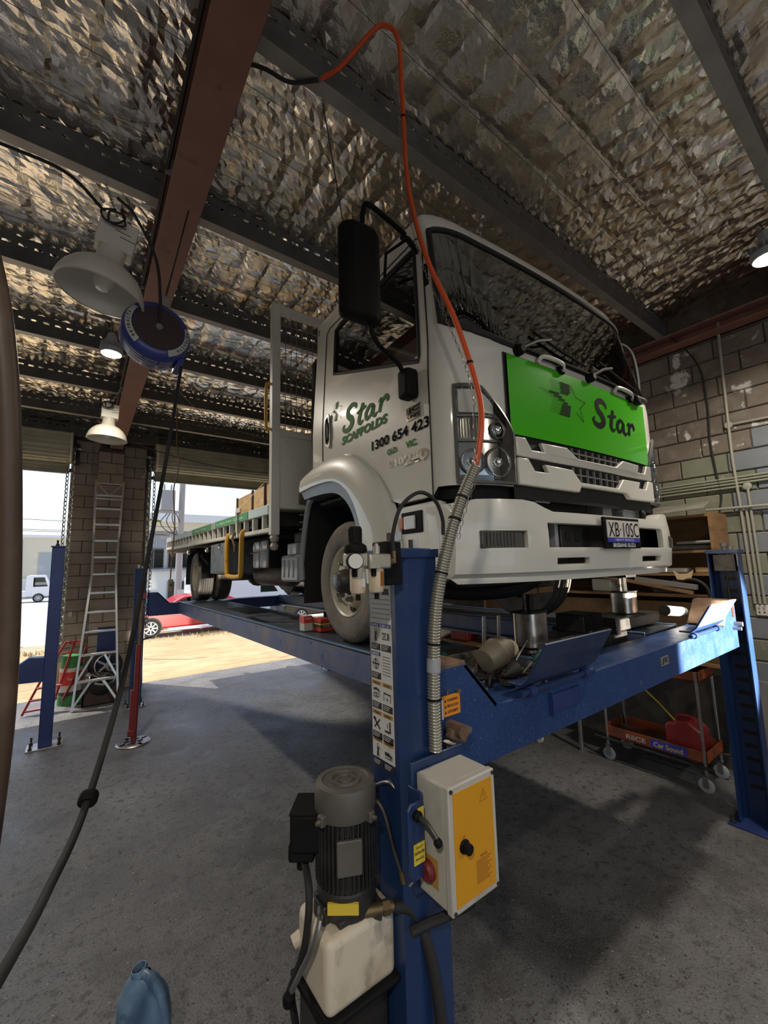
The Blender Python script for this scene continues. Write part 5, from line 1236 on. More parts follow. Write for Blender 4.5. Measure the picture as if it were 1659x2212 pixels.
screwdriver((1.60,1.11,T0+.02), (.75,.10,.32), .085, .018, .10, 'amber_handle', 'amber-handled screwdriver beside the hinged stop plate')
screwdriver((1.74,1.16,T0+.09), (-.55,.0,-.28), .08, .013, .09, 'green_handle', 'green-handled screwdriver lying above the amber one')
screwdriver((1.30,1.22,T0+.05), (-.95,.05,.12), .10, .016, .12, 'rust_brown', 'brown-handled tool with bright shaft behind the spring hose')
for i, (p, q, r, m_, lb) in enumerate((((1.12,1.30,T0+.11),(1.30,1.34,T0+.11),.014,'green_handle','dark green tool handle lying behind the tools'), ((1.52,1.13,T0+.015),(1.62,1.18,T0+.03),.006,'steel_dark','short dark punch beside the rubber cone'), ((1.60,1.20,T0+.06),(1.72,1.22,T0+.13),.005,'steel_bright','thin bright rod among the tools'), ((1.22,1.30,T0+.03),(1.42,1.20,T0+.02),.012,'oily_black','oily black bar under the canister'))):
    tag(G().cyl(p, q, r, n=10).obj('hand_tool', m_), lb, 'tool', 'hand tools on the runway end')
for x, y, h_, m_, lb in ((1.655, 1.42, .23, 'steel_plain', 'left one of two upright flat steel bars beside the jack'), (1.77, 1.42, .225, 'steel_plain', 'right one of two upright flat steel bars beside the jack')):
    tag(G().obox((x, y, T0+h_/2), (.026, .006, h_), (0, 4, 0)).obj('flat_bar', m_, bev=.002), lb, 'bar', 'upright steel bars')
HEAP = [('oily black', 'oily_black'), ('dark steel', 'steel_dark'), ('grimy grey', 'junk_dark'), ('rusty brown', 'rust_brown'), ('bare steel', 'steel_plain')]
for i in range(64):
    x = random.uniform(1.08, 1.72); y = random.uniform(1.13, 1.42); s_ = random.uniform(.012, .026)
    zb = T0 if y > 1.285 and x > 1.4 else 1.532
    if x < 1.32: y = min(y, 1.27)
    ln_, m_ = HEAP[i % 5]; k = i % 4; a = random.uniform(0, PI); d = Vector((math.cos(a), math.sin(a), random.uniform(-.1, .15)))
    up = 0 if i < 34 else s_*1.2
    c = Vector((x, y, zb+s_*.6+up))
    if k == 0: g = G().obox(c, (s_*1.8, s_*2.2, s_), (random.uniform(-8,8), random.uniform(-8,8), math.degrees(a)))
    elif k == 1: g = G().lathe([(s_*.3,0),(s_*.55,.0),(s_*.55,s_*.9),(s_*.45,s_),(s_*.45,s_*1.6),(s_*.25,s_*1.6)], c, d, 12)
    elif k == 2: g = G().cyl(c-d*.05, c+d*.05, .006, n=8).lathe([(.006,0),(.014,.0),(.014,.012),(.006,.012)], c+d*.045, d, 10)
    else: g = G().bar(c-d*.06, c+d*.06, .014, .005).cyl(c+d*.06+Vector((0,0,-.004)), c+d*.06+Vector((0,0,.004)), .016, n=10)
    nm = ('metal_block', 'drive_socket', 'bolt', 'spanner')[k]
    tag(g.obj(nm, m_, bev=.002 if k == 0 else 0), ln_+' '+nm.replace('_', ' ')+' in the tool heap on the runway end', nm.split('_')[-1], ln_+' pieces in the tool heap')
tag(G().lathe([(.006,0),(.012,0),(.012,.008),(.006,.008),(.006,0)], (1.66,1.10,1.5325), n=8, cap=False).obj('hex_nut', 'steel_bright'), 'small bright steel nut lying below the stop plate', 'nut')
tr_ = thing('parts_tray', 'shallow grey metal tray of greasy bits behind the tools', 'tray', (1.36, 1.40, T0)); k_ = local((1.36, 1.40, T0))
k_(G().box(1.42, 1.93, 1.44, 1.80, T0, T0+.006), 'tray_base', 'junk_dark', tr_)
k_(G().box(1.42, 1.93, 1.44, 1.446, T0, T0+.07).box(1.42, 1.426, 1.44, 1.80, T0, T0+.07), 'tray_rim', 'sheet_grey', tr_, bev=.002)
# boxes on the runway by the front wheel
b1 = thing('filter_box', 'white carton with a red top band on the runway behind the front wheel', 'box', (1.50, 3.10, T0)); k_ = local((1.50, 3.10, T0))
k_(G().box(1.475, 1.545, 3.06, 3.14, T0, T0+.115), 'carton', 'paper_white', b1, bev=.002); k_(G().box(1.4735, 1.5465, 3.0585, 3.1415, T0+.06, T0+.113), 'red_band', 'drum_red', b1)
text('RYCO', .05, Matrix.Translation(-Vector((1.50, 3.10, T0))) @ frame_M((1.51, 3.0582, T0+.095), (1, 0, 0), (0, 0, 1)), 'white_print', b1, h=.014, bold=.03)
b2 = thing('filter_carton', 'flat red and black filter carton against the front tyre', 'box', (1.60, 3.0, T0)); k_ = local((1.60, 3.0, T0))
k_(G().box(1.55, 1.66, 2.93, 3.05, T0, T0+.095), 'carton', 'drum_red', b2, bev=.002)
k_(G().box(1.5485, 1.6615, 2.9285, 3.0515, T0+.03, T0+.07), 'black_band', 'junk_dark', b2); k_(G().box(1.5475, 1.6625, 2.9275, 3.0525, T0+.052, T0+.062), 'yellow_stripe', 'label_yellow', b2)
text('RYCO', .06, Matrix.Translation(-Vector((1.60, 3.0, T0))) @ frame_M((1.60, 2.9270, T0+.042), (1, 0, 0), (0, 0, 1)), 'white_print', b2, h=.012, bold=.02)

# ================================================================== right wall: conduits, cables, shelf, trolley
def wtag(o, l, c, g=None): return tag(o, l, c, g)
cd = thing('wall_conduit', 'pale vertical conduit with a round junction box, running down the block wall', 'conduit', (5.16, 1.15, 1.6)); k_ = local((5.16, 1.15, 1.6))
k_(G().tube([(5.165,1.135,4.42),(5.165,1.14,4.33),(5.165,1.158,3.35),(5.165,1.162,2.99),(5.165,1.15,2.5),(5.165,1.14,1.60)], .0125, 8), 'pipe', 'pvc_grey', cd)
k_(G().tube([(5.165,1.135,4.40),(5.16,1.125,4.43),(5.14,1.12,4.45)], .0125, 8), 'bend', 'pvc_grey', cd)
k_(G().lathe([(.034,0),(.034,.022),(.030,.026),(.001,.026)], (5.185,1.158,3.34), (-1,0,0), 20), 'junction_box', 'pvc_grey', cd)
k_(G().tube([(5.168,1.125,3.34),(5.168,.2,3.31)], .011, 8), 'side_run', 'pvc_grey', cd)
cd2 = thing('branch_conduit', 'conduit with a lower round junction box beside the vertical pipe', 'conduit', (5.16, 1.08, 1.6)); k_ = local((5.16, 1.08, 1.6))
k_(G().lathe([(.036,0),(.036,.022),(.030,.026),(.001,.026)], (5.185,1.08,2.71), (-1,0,0), 20), 'junction_box', 'pvc_grey', cd2)
k_(G().tube([(5.165,1.078,2.69),(5.165,1.07,1.6)], .0115, 8), 'pipe', 'pvc_grey', cd2); k_(G().tube([(5.165,1.11,2.50),(5.165,1.105,1.6)], .0115, 8), 'pipe', 'pvc_grey', cd2)
for i, z in enumerate((2.80, 2.772, 2.742, 2.705)):
    wtag(G().tube([(5.168, 3.2, z), (5.168, .2 if i < 3 else 1.12, z+.012)], .011, 8).obj('horizontal_conduit', 'pvc_green'), ('topmost', 'second', 'third', 'lowest')[i]+' of four pale horizontal conduits along the green block course', 'conduit', 'horizontal conduits')
wtag(G().tube([(5.14, 1.42, 2.515), (5.14, .2, 2.50)], .012, 8).obj('handrail_pipe', 'pvc_grey'), 'grey horizontal pipe below the round junction boxes', 'pipe')
wtag(G().tube([(5.1,1.53,4.42),(5.14,1.50,4.38),(5.16,1.34,4.05),(5.165,1.305,3.62),(5.165,1.32,3.24),(5.165,1.305,2.9),(5.165,1.285,2.66),(5.14,1.315,2.45),(5.10,1.29,2.2),(4.9,1.25,2.1)], .0085, 8, sm=6).obj('wall_cable', 'black_rubber'), 'black cable drooping down the block wall from the roof channel', 'cable')
for q in (0, 1): wtag(G().tube([(5.13,1.36+q*.03,2.48),(5.08,1.33+q*.03,2.40),(5.0,1.30+q*.03,2.2),(4.9,1.27,2.1)], .010, 8, sm=4).obj('wall_hose', 'pvc_green'), ('inner','outer')[q]+' pale hose curling behind the shelf side panel', 'hose', 'pale hoses behind the shelf')
o = thing('power_outlet', 'cream double power outlet low on the block wall at the right edge', 'power outlet', (5.18, 1.10, 1.5)); k_ = local((5.18, 1.10, 1.5))
k_(G().box(5.168, 5.19, 1.052, 1.142, 1.49, 1.59), 'plate', 'outlet_white', o, bev=.006)
for y in (1.08, 1.115): k_(G().box(5.162, 5.168, y-.008, y+.008, 1.555, 1.572), 'switch', 'plastic_grey', o)
for y in (1.08, 1.115): k_(G().box(5.165, 5.168, y-.005, y+.005, 1.515, 1.53), 'socket', 'junk_dark', o)
wtag(G().box(5.05, 5.09, 1.24, 1.32, 4.435, 4.47).obj('beam_clamp', 'steel_dark', bev=.004), 'small dark metal clamp sitting on the wall channel', 'clamp')
# shelf
SH = thing('wooden_shelf', 'tall brown wooden shelf unit against the block wall, full of dark parts', 'shelf', (4.95, 2.4, 0)); k_ = local((4.95, 2.4, 0))
k_(G().box(4.70, 5.16, 1.27, 1.295, 1.06, 2.46), 'side_panel', 'shelf_wood', SH); k_(G().box(4.70, 5.16, 3.98, 4.0, 1.06, 2.46), 'side_panel', 'shelf_wood', SH)
for z in (2.435, 2.10, 1.885, 1.68): k_(G().box(4.70, 5.16, 1.295, 3.98, z-.012, z+.012), 'shelf_board', 'shelf_wood', SH)
k_(G().box(5.14, 5.16, 1.295, 3.98, 1.06, 2.43), 'back_panel', 'board_brown', SH)
k_(G().box(4.72, 4.74, 1.295, 3.98, 1.08, 1.62), 'front_panel', 'board_brown', SH)
for y, z in ((1.32, .0), (3.9, .0)): k_(G().box(5.08, 5.15, y, y+.06, z, 1.06), 'leg', 'dark_wood', SH)
k_(G().box(4.70, 5.16, 1.295, 3.98, 1.05, 1.08), 'bench_board', 'shelf_wood', SH)
sh = G().box(0, .42, 0, .62, 0, .012); sh.mat4(Matrix.Translation((4.50, 1.26, 2.475)) @ Euler((rad(-3), rad(-14), rad(6))).to_matrix().to_4x4())
wtag(sh.obj('metal_sheet', 'sheet_grey', bev=.002), 'stained grey metal sheet lying on top of the wooden shelf', 'sheet')
jk = [('rubber_mat', 4.78, 1.5, 2.115, (.3, .36, .05), 'junk_dark', 'folded dark rubber mat on the upper shelf'), ('metal_tray', 4.8, 1.95, 2.115, (.3, .4, .09), 'junk_grey', 'grey flat tray pile on the upper shelf next to the bumper'),
      ('steel_offcut', 4.76, 1.42, 2.17, (.28, .3, .03), 'junk_grey', 'grey steel offcut lying on the dark rubber mat'), ('carton', 4.80, 1.38, 1.90, (.16, .16, .05), 'tan_plain', 'small tan carton on the middle shelf next to the post'),
      ('rag', 4.78, 1.62, 1.90, (.16, .2, .045), 'paper_white', 'crumpled pale rag on the middle shelf'), ('dark_case', 4.82, 2.1, 1.90, (.3, .4, .11), 'junk_dark', 'dark case pushed to the back of the middle shelf'),
      ('bottle_crate', 4.85, 1.7, 1.695, (.26, .34, .10), 'junk_dark', 'dark crate on the lowest shelf behind the hoses'), ('white_bag', 4.80, 2.35, 1.695, (.2, .22, .14), 'paper_white', 'pale plastic bag on the lowest shelf')]
for nm, x, y, z, sz, m_, lb in jk: wtag(G().obox((x+sz[0]*.3, y, z+sz[2]/2), sz, (0, 0, random.uniform(-12, 12))).obj(nm, m_, bev=.012), lb, nm.replace('_', ' '))
wtag(G().bar((4.66, 2.45, 1.90), (4.62, 1.45, 1.72), .04, .03).obj('timber_lath', 'shelf_wood'), 'long slanting timber lath in front of the lower shelf', 'timber')
wtag(G().bar((4.66, 1.95, 1.84), (4.64, 1.42, 1.77), .05, .045).obj('steel_tube', 'junk_grey'), 'dark metal tube above the slanting lath', 'tube')
wtag(G().tube([(4.68,1.62,1.82),(4.66,1.45,1.84),(4.66,1.36,1.78),(4.68,1.34,1.68)], .014, 8, sm=5).obj('short_hose', 'black_rubber'), 'short black hose curling at the right end of the lower shelf', 'hose')
wtag(G().prism([(-.05,0),(.06,.01),(.085,.09),(.04,.06),(-.03,.065),(-.08,.10)], 'yz', 0, .01).mat4(Matrix.Translation((4.655,1.52,1.83))).obj('leather_scrap', 'tan_plain'), 'tan leather scrap hanging over the shelf edge', 'scrap')
# trolley
TL = thing('tool_trolley', 'rusty two-tier workshop trolley with orange trays by the block wall', 'trolley', (4.75, 1.92, 0)); k_ = local((4.75, 1.92, 0))
for z, dz in ((.24, .10), (.93, .09)):
    k_(G().box(4.55, 4.98, 1.47, 2.36, z, z+.008), 'tray_base', 'rust_brown', TL)
    for a in ((4.55,4.558,1.47,2.36), (4.972,4.98,1.47,2.36), (4.55,4.98,1.47,1.478), (4.55,4.98,2.352,2.36)): k_(G().box(*a, z, z+dz), 'tray_side', 'trolley_orange', TL, bev=.002)
for x in (4.555, 4.965):
    for y in (1.49, 2.33): k_(G().cyl((x, y, .14), (x, y, 1.02), .013, n=10), 'post', 'steel_plain', TL)
k_(G().cyl((4.53,1.42,.215), (4.53,2.45,.215), .013, n=10), 'rail', 'steel_dark', TL); k_(G().cyl((4.98,1.42,.215), (4.98,2.45,.215), .013, n=10), 'rail', 'steel_dark', TL)
k_(G().box(4.547, 4.551, 1.62, 1.92, .255, .33), 'sticker', 'plate_blue', TL)
text('Car Sound', .24, Matrix.Translation((-4.75,-1.92,0)) @ frame_M((4.5455, 1.77, .29), (0,-1,0), (0,0,1)), 'label_yellow', TL, h=.045, bold=.02)
text('RSCE', .18, Matrix.Translation((-4.75,-1.92,0)) @ frame_M((4.5455, 2.05, .29), (0,-1,0), (0,0,1)), 'label_white', TL, h=.04, bold=.02)
for x in (4.56, 4.96):
    for y in (1.50, 2.33):
        w_ = k_(G().lathe([(.025,-.014),(.052,-.014),(.06,-.008),(.06,.008),(.052,.014),(.025,.014)], (x, y, .06), (1,0,0), 20), 'castor', 'plastic_grey', TL)
        k_(G().box(x-.022, x-.016, y-.02, y+.02, .05, .15).box(x+.016, x+.022, y-.02, y+.02, .05, .15).box(x-.022, x+.022, y-.025, y+.025, .145, .155), 'castor_fork', 'steel_plain', w_)
        k_(G().lathe([(.001,-.016),(.024,-.016),(.024,.016),(.001,.016)], (x, y, .06), (1,0,0), 12), 'castor_hub', 'steel_bright', w_)
fc = thing('fuel_can', 'dark red plastic fuel can standing in the lower trolley tray', 'fuel can', (4.72, 1.66, .25)); k_ = local((4.72, 1.66, .25))
k_(G().prism([(-.14,0),(.14,0),(.15,.02),(.15,.22),(.12,.26),(.08,.25),(.05,.285),(-.05,.30),(-.10,.27),(-.15,.22),(-.15,.02)], 'yz', -.11, .11).mat4(Matrix.Translation((4.72, 1.66, .25))), 'body', 'can_red', fc, bev=.03)
k_(G().tube([(4.72,1.58,.50),(4.72,1.60,.56),(4.72,1.72,.56),(4.72,1.74,.50)], .016, 8, sm=4), 'handle', 'can_red', fc)
k_(G().tube([(4.70,1.74,.50),(4.68,1.86,.64),(4.64,2.15,.92)], .008, 8), 'spout', 'label_yellow', fc)
wtag(G().obox((4.93, 1.13, .47), (.03, .22, .95), (4, 0, 8)).obj('timber_sheet', 'timber_grey'), 'weathered grey timber board leaning by the right lift post', 'board')
wtag(G().cyl((4.55,2.62,0), (4.55,2.62,.85), .022, n=10).obj('steel_prop', 'steel_plain'), 'bare steel prop standing left of the trolley', 'prop')
b_ = thing('work_bench', 'dark cluttered work bench behind the jack, past the trolley', 'bench', (4.8, 3.8, 0)); k_ = local((4.8, 3.8, 0))
k_(G().box(4.45, 5.15, 4.02, 7.2, .85, .90), 'top', 'shelf_wood', b_); 
for y in (4.1, 5.6, 7.1):
    for x in (4.6, 5.05): k_(G().box(x-.03, x+.03, y-.03, y+.03, 0, .85), 'leg', 'dark_wood', b_)
k_(G().box(4.5, 5.12, 4.05, 7.1, .25, .28), 'under_shelf', 'dark_wood', b_)
for i, (y, sz, m_, lb) in enumerate(((5.0, (.3,.35,.5), 'paper_white', 'pale dented drum on the work bench'), (4.5, (.3,.3,.2), 'dark_red', 'dark red box on the work bench'), (5.6, (.3,.5,.3), 'rust_brown', 'brown case on the work bench'), (6.9, (.35,.3,.4), 'junk_grey', 'grey bin at the far end of the work bench'), (6.2, (.35,.35,.35), 'junk_dark', 'dark machine on the work bench'))):
    wtag(G().obox((4.8, y, .902+sz[2]/2), sz, (0, 0, 10*i)).obj('bench_item', m_, bev=.03), lb, 'box')
# small white cart foot seen under the beam
wtag(G().box(4.35, 4.40, 3.0, 3.04, .08, .35).box(4.3, 4.45, 2.98, 3.06, .3, .36).lathe([(.001,-.012),(.045,-.012),(.045,.012),(.001,.012)], (4.375,3.02,.045), (1,0,0), 14).obj('castor_leg', 'paper_white'), 'white castor leg under the bench', 'castor')

# ================================================================== hanging lamps, reel, cords
def bay_lamp(loc, tilt, label, sc=1.0, hang=4.43, hx=0, hy=.45):
    t = thing('pendant_lamp', label, 'lamp', loc, group=None)
    M = Euler((rad(tilt[0]), rad(tilt[1]), 0)).to_matrix().to_4x4() @ Matrix.Scale(sc, 4)
    pr_ = [(.212,0),(.222,.004),(.222,.012),(.216,.04),(.200,.085),(.172,.128),(.135,.162),(.095,.184),(.072,.205),(.068,.285)]
    G().lathe(pr_, n=40, cap=False).mat4(M).obj('shade', 'shade_cream', t, ang=60)
    G().lathe([(r-.004, h+.002) for r, h in pr_[:8]]+[(.001,.20)], n=40, cap=False).mat4(M).obj('shade_inside', 'shade_inside', t, ang=60)
    G().lathe([(.001,.035),(.03,.04),(.052,.075),(.055,.105),(.035,.15),(.025,.19)], n=24, cap=False).mat4(M).obj('bulb', 'bulb_frost', t)
    G().box(-.09, .10, -.055, .055, .285, .47).mat4(M).obj('gear_box', 'shade_cream', t, bev=.006)
    for q in (-.02, .01, .04): G().box(q-.02, q+.06, -.057, -.055, .40-q, .404-q).mat4(M).obj('vent_slot', 'junk_dark', t)
    top = M @ Vector((0, 0, .47))
    chain([top, (top+Vector((hx,hy,hang-loc[2])))/2, Vector((hx, hy, hang-loc[2]))], .03, .002, .008, 6).obj('chain', 'chain_steel', t, fix=False)
    G().tube([M@Vector(p) for p in ((-.03,-.07,.50),(-.09,-.08,.45),(-.06,-.085,.40),(.0,-.085,.42),(.02,-.08,.48),(-.05,-.08,.47),(-.04,-.085,.40),(.03,-.085,.42),(.0,-.07,.50))], .005, 6, sm=6).obj('lead', 'black_rubber', t)
    return t
bay_lamp((.035, 2.385, 3.43), (3, 9), 'large cream bell-shaped lamp hanging unlit above the blue cord reel', .88)
bay_lamp((.24, 5.735, 3.59), (0, 2), 'smaller-looking cream bell lamp hanging unlit in front of the block pier', .92, 4.28, .12, 0)
def led_lamp(name, loc, label, power):
    t = thing('ceiling_light', label, 'ceiling light', loc)
    G().lathe([(.09,-.02),(.10,0),(.10,.03),(.06,.06),(.04,.18),(.02,.2)], n=24).obj('housing', 'plastic_grey', t)
    G().lathe([(.001,-.022),(.085,-.022),(.085,-.019),(.001,-.019)], n=24).obj('diffuser', 'led', t)
    for i in range(14):
        a = 2*PI*i/14; G().obox((.075*math.cos(a), .075*math.sin(a), .06), (.04, .003, .06), (0, 0, math.degrees(a))).obj('fin', 'plastic_grey', t)
    G().tube([(0,0,.2),(0,.02,.27)], .004, 5).obj('hook', 'steel_dark', t)
    l = light(name, 'AREA', (loc[0], loc[1], loc[2]-.03), power, (1.0, .91, .78), target=(loc[0], loc[1], 0), shape='DISK', size=.17)
    l.data.spread = rad(160)
led_lamp('led_light_a', (.19, 4.68, 4.20), 'lit warm LED light hanging beside the blue cord reel', 30)
led_lamp('led_light_b', (3.86, .52, 4.16), 'lit warm LED light at the right edge near the roof', 30)
led_lamp('led_light_c', (-1.6, -1.2, 4.16), 'lit LED light hanging behind the viewpoint', 50)
led_lamp('led_light_d', (2.6, -3.4, 4.16), 'lit LED light hanging far behind the viewpoint', 40)
RL = thing('cord_reel', 'round blue retractable cord reel with a dark centre, hanging from the beam', 'cord reel', (.295, 2.48, 3.33), 8)
RL.rotation_euler = (rad(-4), rad(10), rad(2)); RL.scale = (.84, 1.25, .84)
G().lathe([(.19,-.045),(.20,-.03),(.20,.055),(.185,.075),(.15,.085),(.145,.085)], (0,0,0), (0,-1,0), 48).obj('casing', 'reel_blue', RL, bev=.004)
G().lathe([(.001,.078),(.143,.078),(.146,.088),(.001,.090)], (0,0,0), (0,-1,0), 48).obj('hub_plate', 'reel_dark', RL)
for a0 in (rad(150), rad(-60)):
    P_ = [(( .171)*math.cos(a0+t), -.0885, .171*math.sin(a0+t)) for t in np.linspace(0, 1.5, 12)]
    g = G(); g.grid([[((.171+d)*math.cos(a0+t), -.0825-(.010 if d < 0 else -.004), (.171+d)*math.sin(a0+t)) for t in np.linspace(0, 1.5, 14)] for d in (-.018, .014)]); g.obj('label_arc', 'reel_label', RL, fix=False)
    for i, ch in enumerate('RETRACTA'):
        t_ = a0+1.3-i*.13; M = frame_M((.170*math.cos(t_), -.0885, .170*math.sin(t_)), (math.sin(t_), 0, -math.cos(t_)), (math.cos(t_), 0, math.sin(t_)))
        text(ch, .014, M, 'ink', RL, 'reel_text', h=.018, bold=.02)
for i in range(3):
    for j in range(5):
        a = rad(-125+i*26); 
        rows = [[(.2015*math.cos(a+t), -.045+j*.018, .2015*math.sin(a+t)), (.2015*math.cos(a+t), -.038+j*.018, .2015*math.sin(a+t))] for t in np.linspace(0, rad(22), 5)]
        G().grid(rows).obj('vent', 'plastic_grey', RL, fix=False)  # pale grey vent strips, lit highlights put into their colour
G().cyl((0,-.09,0), (0,-.10,0), .02, n=14).obj('centre_boss', 'junk_grey', RL)
G().box(-.03, .03, -.02, .02, .19, .32).obj('hanger', 'flange_galv', RL); G().cyl((0,0,.32), (0,0,1.12), .006, n=6).obj('hanger_rod', 'steel_dark', RL)
G().box(.15, .19, -.05, .05, -.16, -.10).obj('cord_guide', 'reel_blue', RL, bev=.005)
wtag(G().tube([(.30,2.385,3.33),(.30,2.36,3.48),(.27,2.36,3.72),(.16,2.33,3.90),(.08,2.32,3.95)], .008, 8, sm=6).obj('reel_lead', 'black_rubber'), 'black lead arching from the reel centre up to the big lamp', 'cord')
CP = [(.42,2.40,3.16),(.33,2.15,2.60),(.244,1.945,2.113),(.154,1.633,1.73),(.059,1.299,1.509),(-.007,1.038,1.479),(-.048,.811,1.524),(-.07,.70,1.55)]
hc = thing('drop_cord', 'thick black cord drooping from the reel to the lower left, with a stopper', 'cord', (.06, 1.3, 1.5)); k_ = local((.06, 1.3, 1.5))
k_(G().tube(CP, .0085, 10, sm=8), 'cord', 'black_rubber', hc)
k_(G().lathe([(.008,-.012),(.019,-.012),(.021,-.006),(.021,.006),(.019,.012),(.008,.012)], (.060,1.302,1.511), (.095,.31,.2), 16), 'stopper', 'black_plastic', hc)
pc = thing('pendant_socket', 'thin orange cord with a plug socket hanging near the right door', 'cord', (1.1, 6.5, 1.75)); k_ = local((1.1, 6.5, 1.75))
k_(G().tube([(1.10,6.45,4.40),(1.12,6.5,3.9),(1.16,6.5,3.55),(1.10,6.5,3.2),(1.13,6.5,2.7),(1.11,6.5,2.2),(1.10,6.5,1.93)], .009, 6, sm=6), 'cord', 'rust_brown', pc)
k_(G().box(1.075, 1.135, 6.47, 6.53, 1.75, 1.93), 'socket', 'canister', pc, bev=.01); k_(G().cyl((1.105,6.47,1.86), (1.105,6.46,1.86), .018, n=10), 'outlet', 'junk_dark', pc)
# pole and thin hose at the left edge
hp = [(-.32,1.20,3.15),(-.26,1.175,2.98),(-.213,1.165,2.837),(-.179,1.157,2.727),(-.151,1.159,2.588),(-.128,1.173,2.389),(-.110,1.207,2.091),(-.102,1.248,1.794),(-.11,1.293,1.547),(-.127,1.337,1.349),(-.19,1.40,.9),(-.24,1.45,.0)]
wtag(G().tube(hp, .0205, 12, sm=6).obj('standing_pole', 'pole_brown'), 'dark brown pole standing close by at the left edge', 'pole')
for i, (a, b) in enumerate((((.04,2.85,4.40),(-.9,2.8,4.35)), )):
    wtag(G().tube([(.03,2.36,3.88),(-.15,2.5,4.12),(-.5,2.80,4.37),(-1.2,2.83,4.40)], .009, 6, sm=6).obj('lamp_cable', 'black_rubber'), 'black cable running from the big lamp to the purlin at the left', 'cable')
wtag(G().tube([(.46,1.72,4.40),(.60,1.68,4.42),(.73,1.66,4.42),(.84,1.57,4.42)], .010, 6, sm=6).obj('roof_cable', 'black_rubber'), 'black hose along the purlin leading to the orange hose', 'hose')
wtag(G().tube([(.70,5.3,4.40),(1.4,5.8,4.1),(2.6,6.6,4.2),(4.0,7.0,4.4)], .006, 5, sm=6).obj('slack_wire', 'junk_grey'), 'thin slack wire hanging under the roof above the tray', 'wire')
wtag(G().tube([(.6,8.4,4.35),(1.6,8.35,4.12),(3.0,8.35,4.02),(4.6,8.4,4.2)], .008, 5, sm=6).obj('door_wire', 'junk_dark'), 'dark wire slung in front of the right roller door', 'wire')

# ================================================================== floor things by the doors
fl_ = thing('added_spot_stand', 'added spot lamp on a stand, unseen behind the viewpoint', 'lamp', (4.4, -4.3, 0))  # unseen stand, added only to carry the spot below
G().cyl((0,0,0), (0,0,1.5), .018, n=8).obj('stand', 'steel_dark', fl_); G().box(-.12, .12, -.12, -.02, 1.5, 1.72).obj('added_spot_head', 'steel_dark', fl_, bev=.01); G().box(-.2, .2, -.2, .2, 0, .02).obj('foot', 'steel_dark', fl_)
light('added_spot', 'SPOT', (4.4, -4.25, 1.6), 13000, (1.0, .93, .80), target=(3.74, 1.0, 1.40), spot_size=rad(15.8), spot_blend=.2, shadow_soft_size=.04)  # added spot standing in for sunlight on beam, bumper corner and right post
LD = thing('aluminium_ladder', 'tall aluminium ladder with a flared base leaning on the block pier', 'ladder', (.40, 8.03, 0)); k_ = local((.40, 8.03, 0))
def rail(s, z):      # stile position
    t = z/3.65; y = 8.02+(8.72-8.02)*t
    if z < 2.03: hw = .29-(.29-.165)*(z/2.03); 
    else: hw = .165+(.205-.165)*((z-2.03)/1.6)
    cx = .39+.06*t+.03*min(1, z/2.03)*0
    return Vector((cx+s*hw, y, z))
for s in (-1, 1):
    for a, b in ((0, .7), (.7, 2.03), (2.03, 3.65)): k_(G().bar(rail(s, a), rail(s, b), .028, .06, (0,1,0)), 'stile', 'ladder_alu', LD)
    k_(G().bar(rail(s, 3.62), (rail(s, 3.4)*.55+rail(-s, 3.4)*.45), .02, .02, (0,1,0)), 'top_brace', 'ladder_alu', LD)
    k_(G().bar(rail(s, .78), (rail(s, .52)*.62+rail(-s, .52)*.38)-Vector((0,0,0)), .03, .012, (0,1,0)) if False else G().bar(rail(s, .40), (rail(s, .76)*.66+rail(-s, .76)*.34), .03, .012, (0,1,0)), 'base_brace', 'ladder_alu', LD)
    k_(G().bar(rail(s, .05), (rail(s, .38)*.66+rail(-s, .38)*.34), .03, .012, (0,1,0)), 'base_brace', 'ladder_alu', LD)
for z in (.40, .78, 1.12, 1.42, 1.72, 2.02, 2.30, 2.58, 2.86, 3.14, 3.38):
    k_(G().bar(rail(-1, z), rail(1, z), .05, .035, (0,0,1)), 'rung', 'ladder_alu', LD, bev=.004)
for z in (2.22, 2.5): k_(G().bar(rail(-1, z+1.1), rail(1, z+1.1), .02, .02), 'spreader', 'ladder_alu', LD)
RS = thing('transmission_stand', 'tall dark red jack stand on a round steel base plate', 'jack stand', (.70, 6.118, 0)); k_ = local((.70, 6.118, 0))
k_(G().lathe([(.10,0),(.17,0),(.185,.008),(.17,.02),(.10,.02),(.10,0)], (.70,6.118,0), n=40, cap=False), 'base_ring', 'steel_plain', RS)
for a in (0, PI/2): k_(G().obox((.70,6.118,.012), (.33,.04,.016), (0,0,math.degrees(a)+25)), 'base_spoke', 'steel_plain', RS)
k_(G().cyl((.70,6.118,.02), (.715,6.118,1.15), .032, n=14), 'outer_tube', 'dark_red', RS); k_(G().box(.645, .69, 6.09, 6.15, .12, .62).box(.63, .70, 6.08, 6.16, .09, .16), 'foot_bracket', 'dark_red', RS, bev=.006)
k_(G().cyl((.715,6.118,1.15), (.725,6.118,1.74), .02, n=12), 'inner_tube', 'rust_brown', RS); k_(G().cyl((.58,6.10,1.16), (.83,6.14,1.22), .011, n=8), 'pin_handle', 'steel_dark', RS)
k_(G().prism([(-.05,0),(.05,0),(.03,-.06),(-.03,-.06)], 'xz', 6.09, 6.15).mat4(Matrix.Translation((.725,0,1.77))), 'saddle', 'dark_red', RS)
L2 = thing('two_post_lift', 'dark blue post of a second lift with an arm bracket, left of the ladder', 'vehicle lift', (-.15, 6.72, 0)); k_ = local((-.15, 6.72, 0))
k_(G().box(-.22, -.09, 6.65, 6.80, .014, 2.38), 'column', 'navy', L2, bev=.008); k_(G().box(-.232, -.078, 6.64, 6.81, 2.38, 2.395), 'cap_plate', 'navy', L2); 
k_(G().box(-.33, .02, 6.60, 6.86, 0, .014), 'base_plate', 'steel_plain', L2, bev=.003)
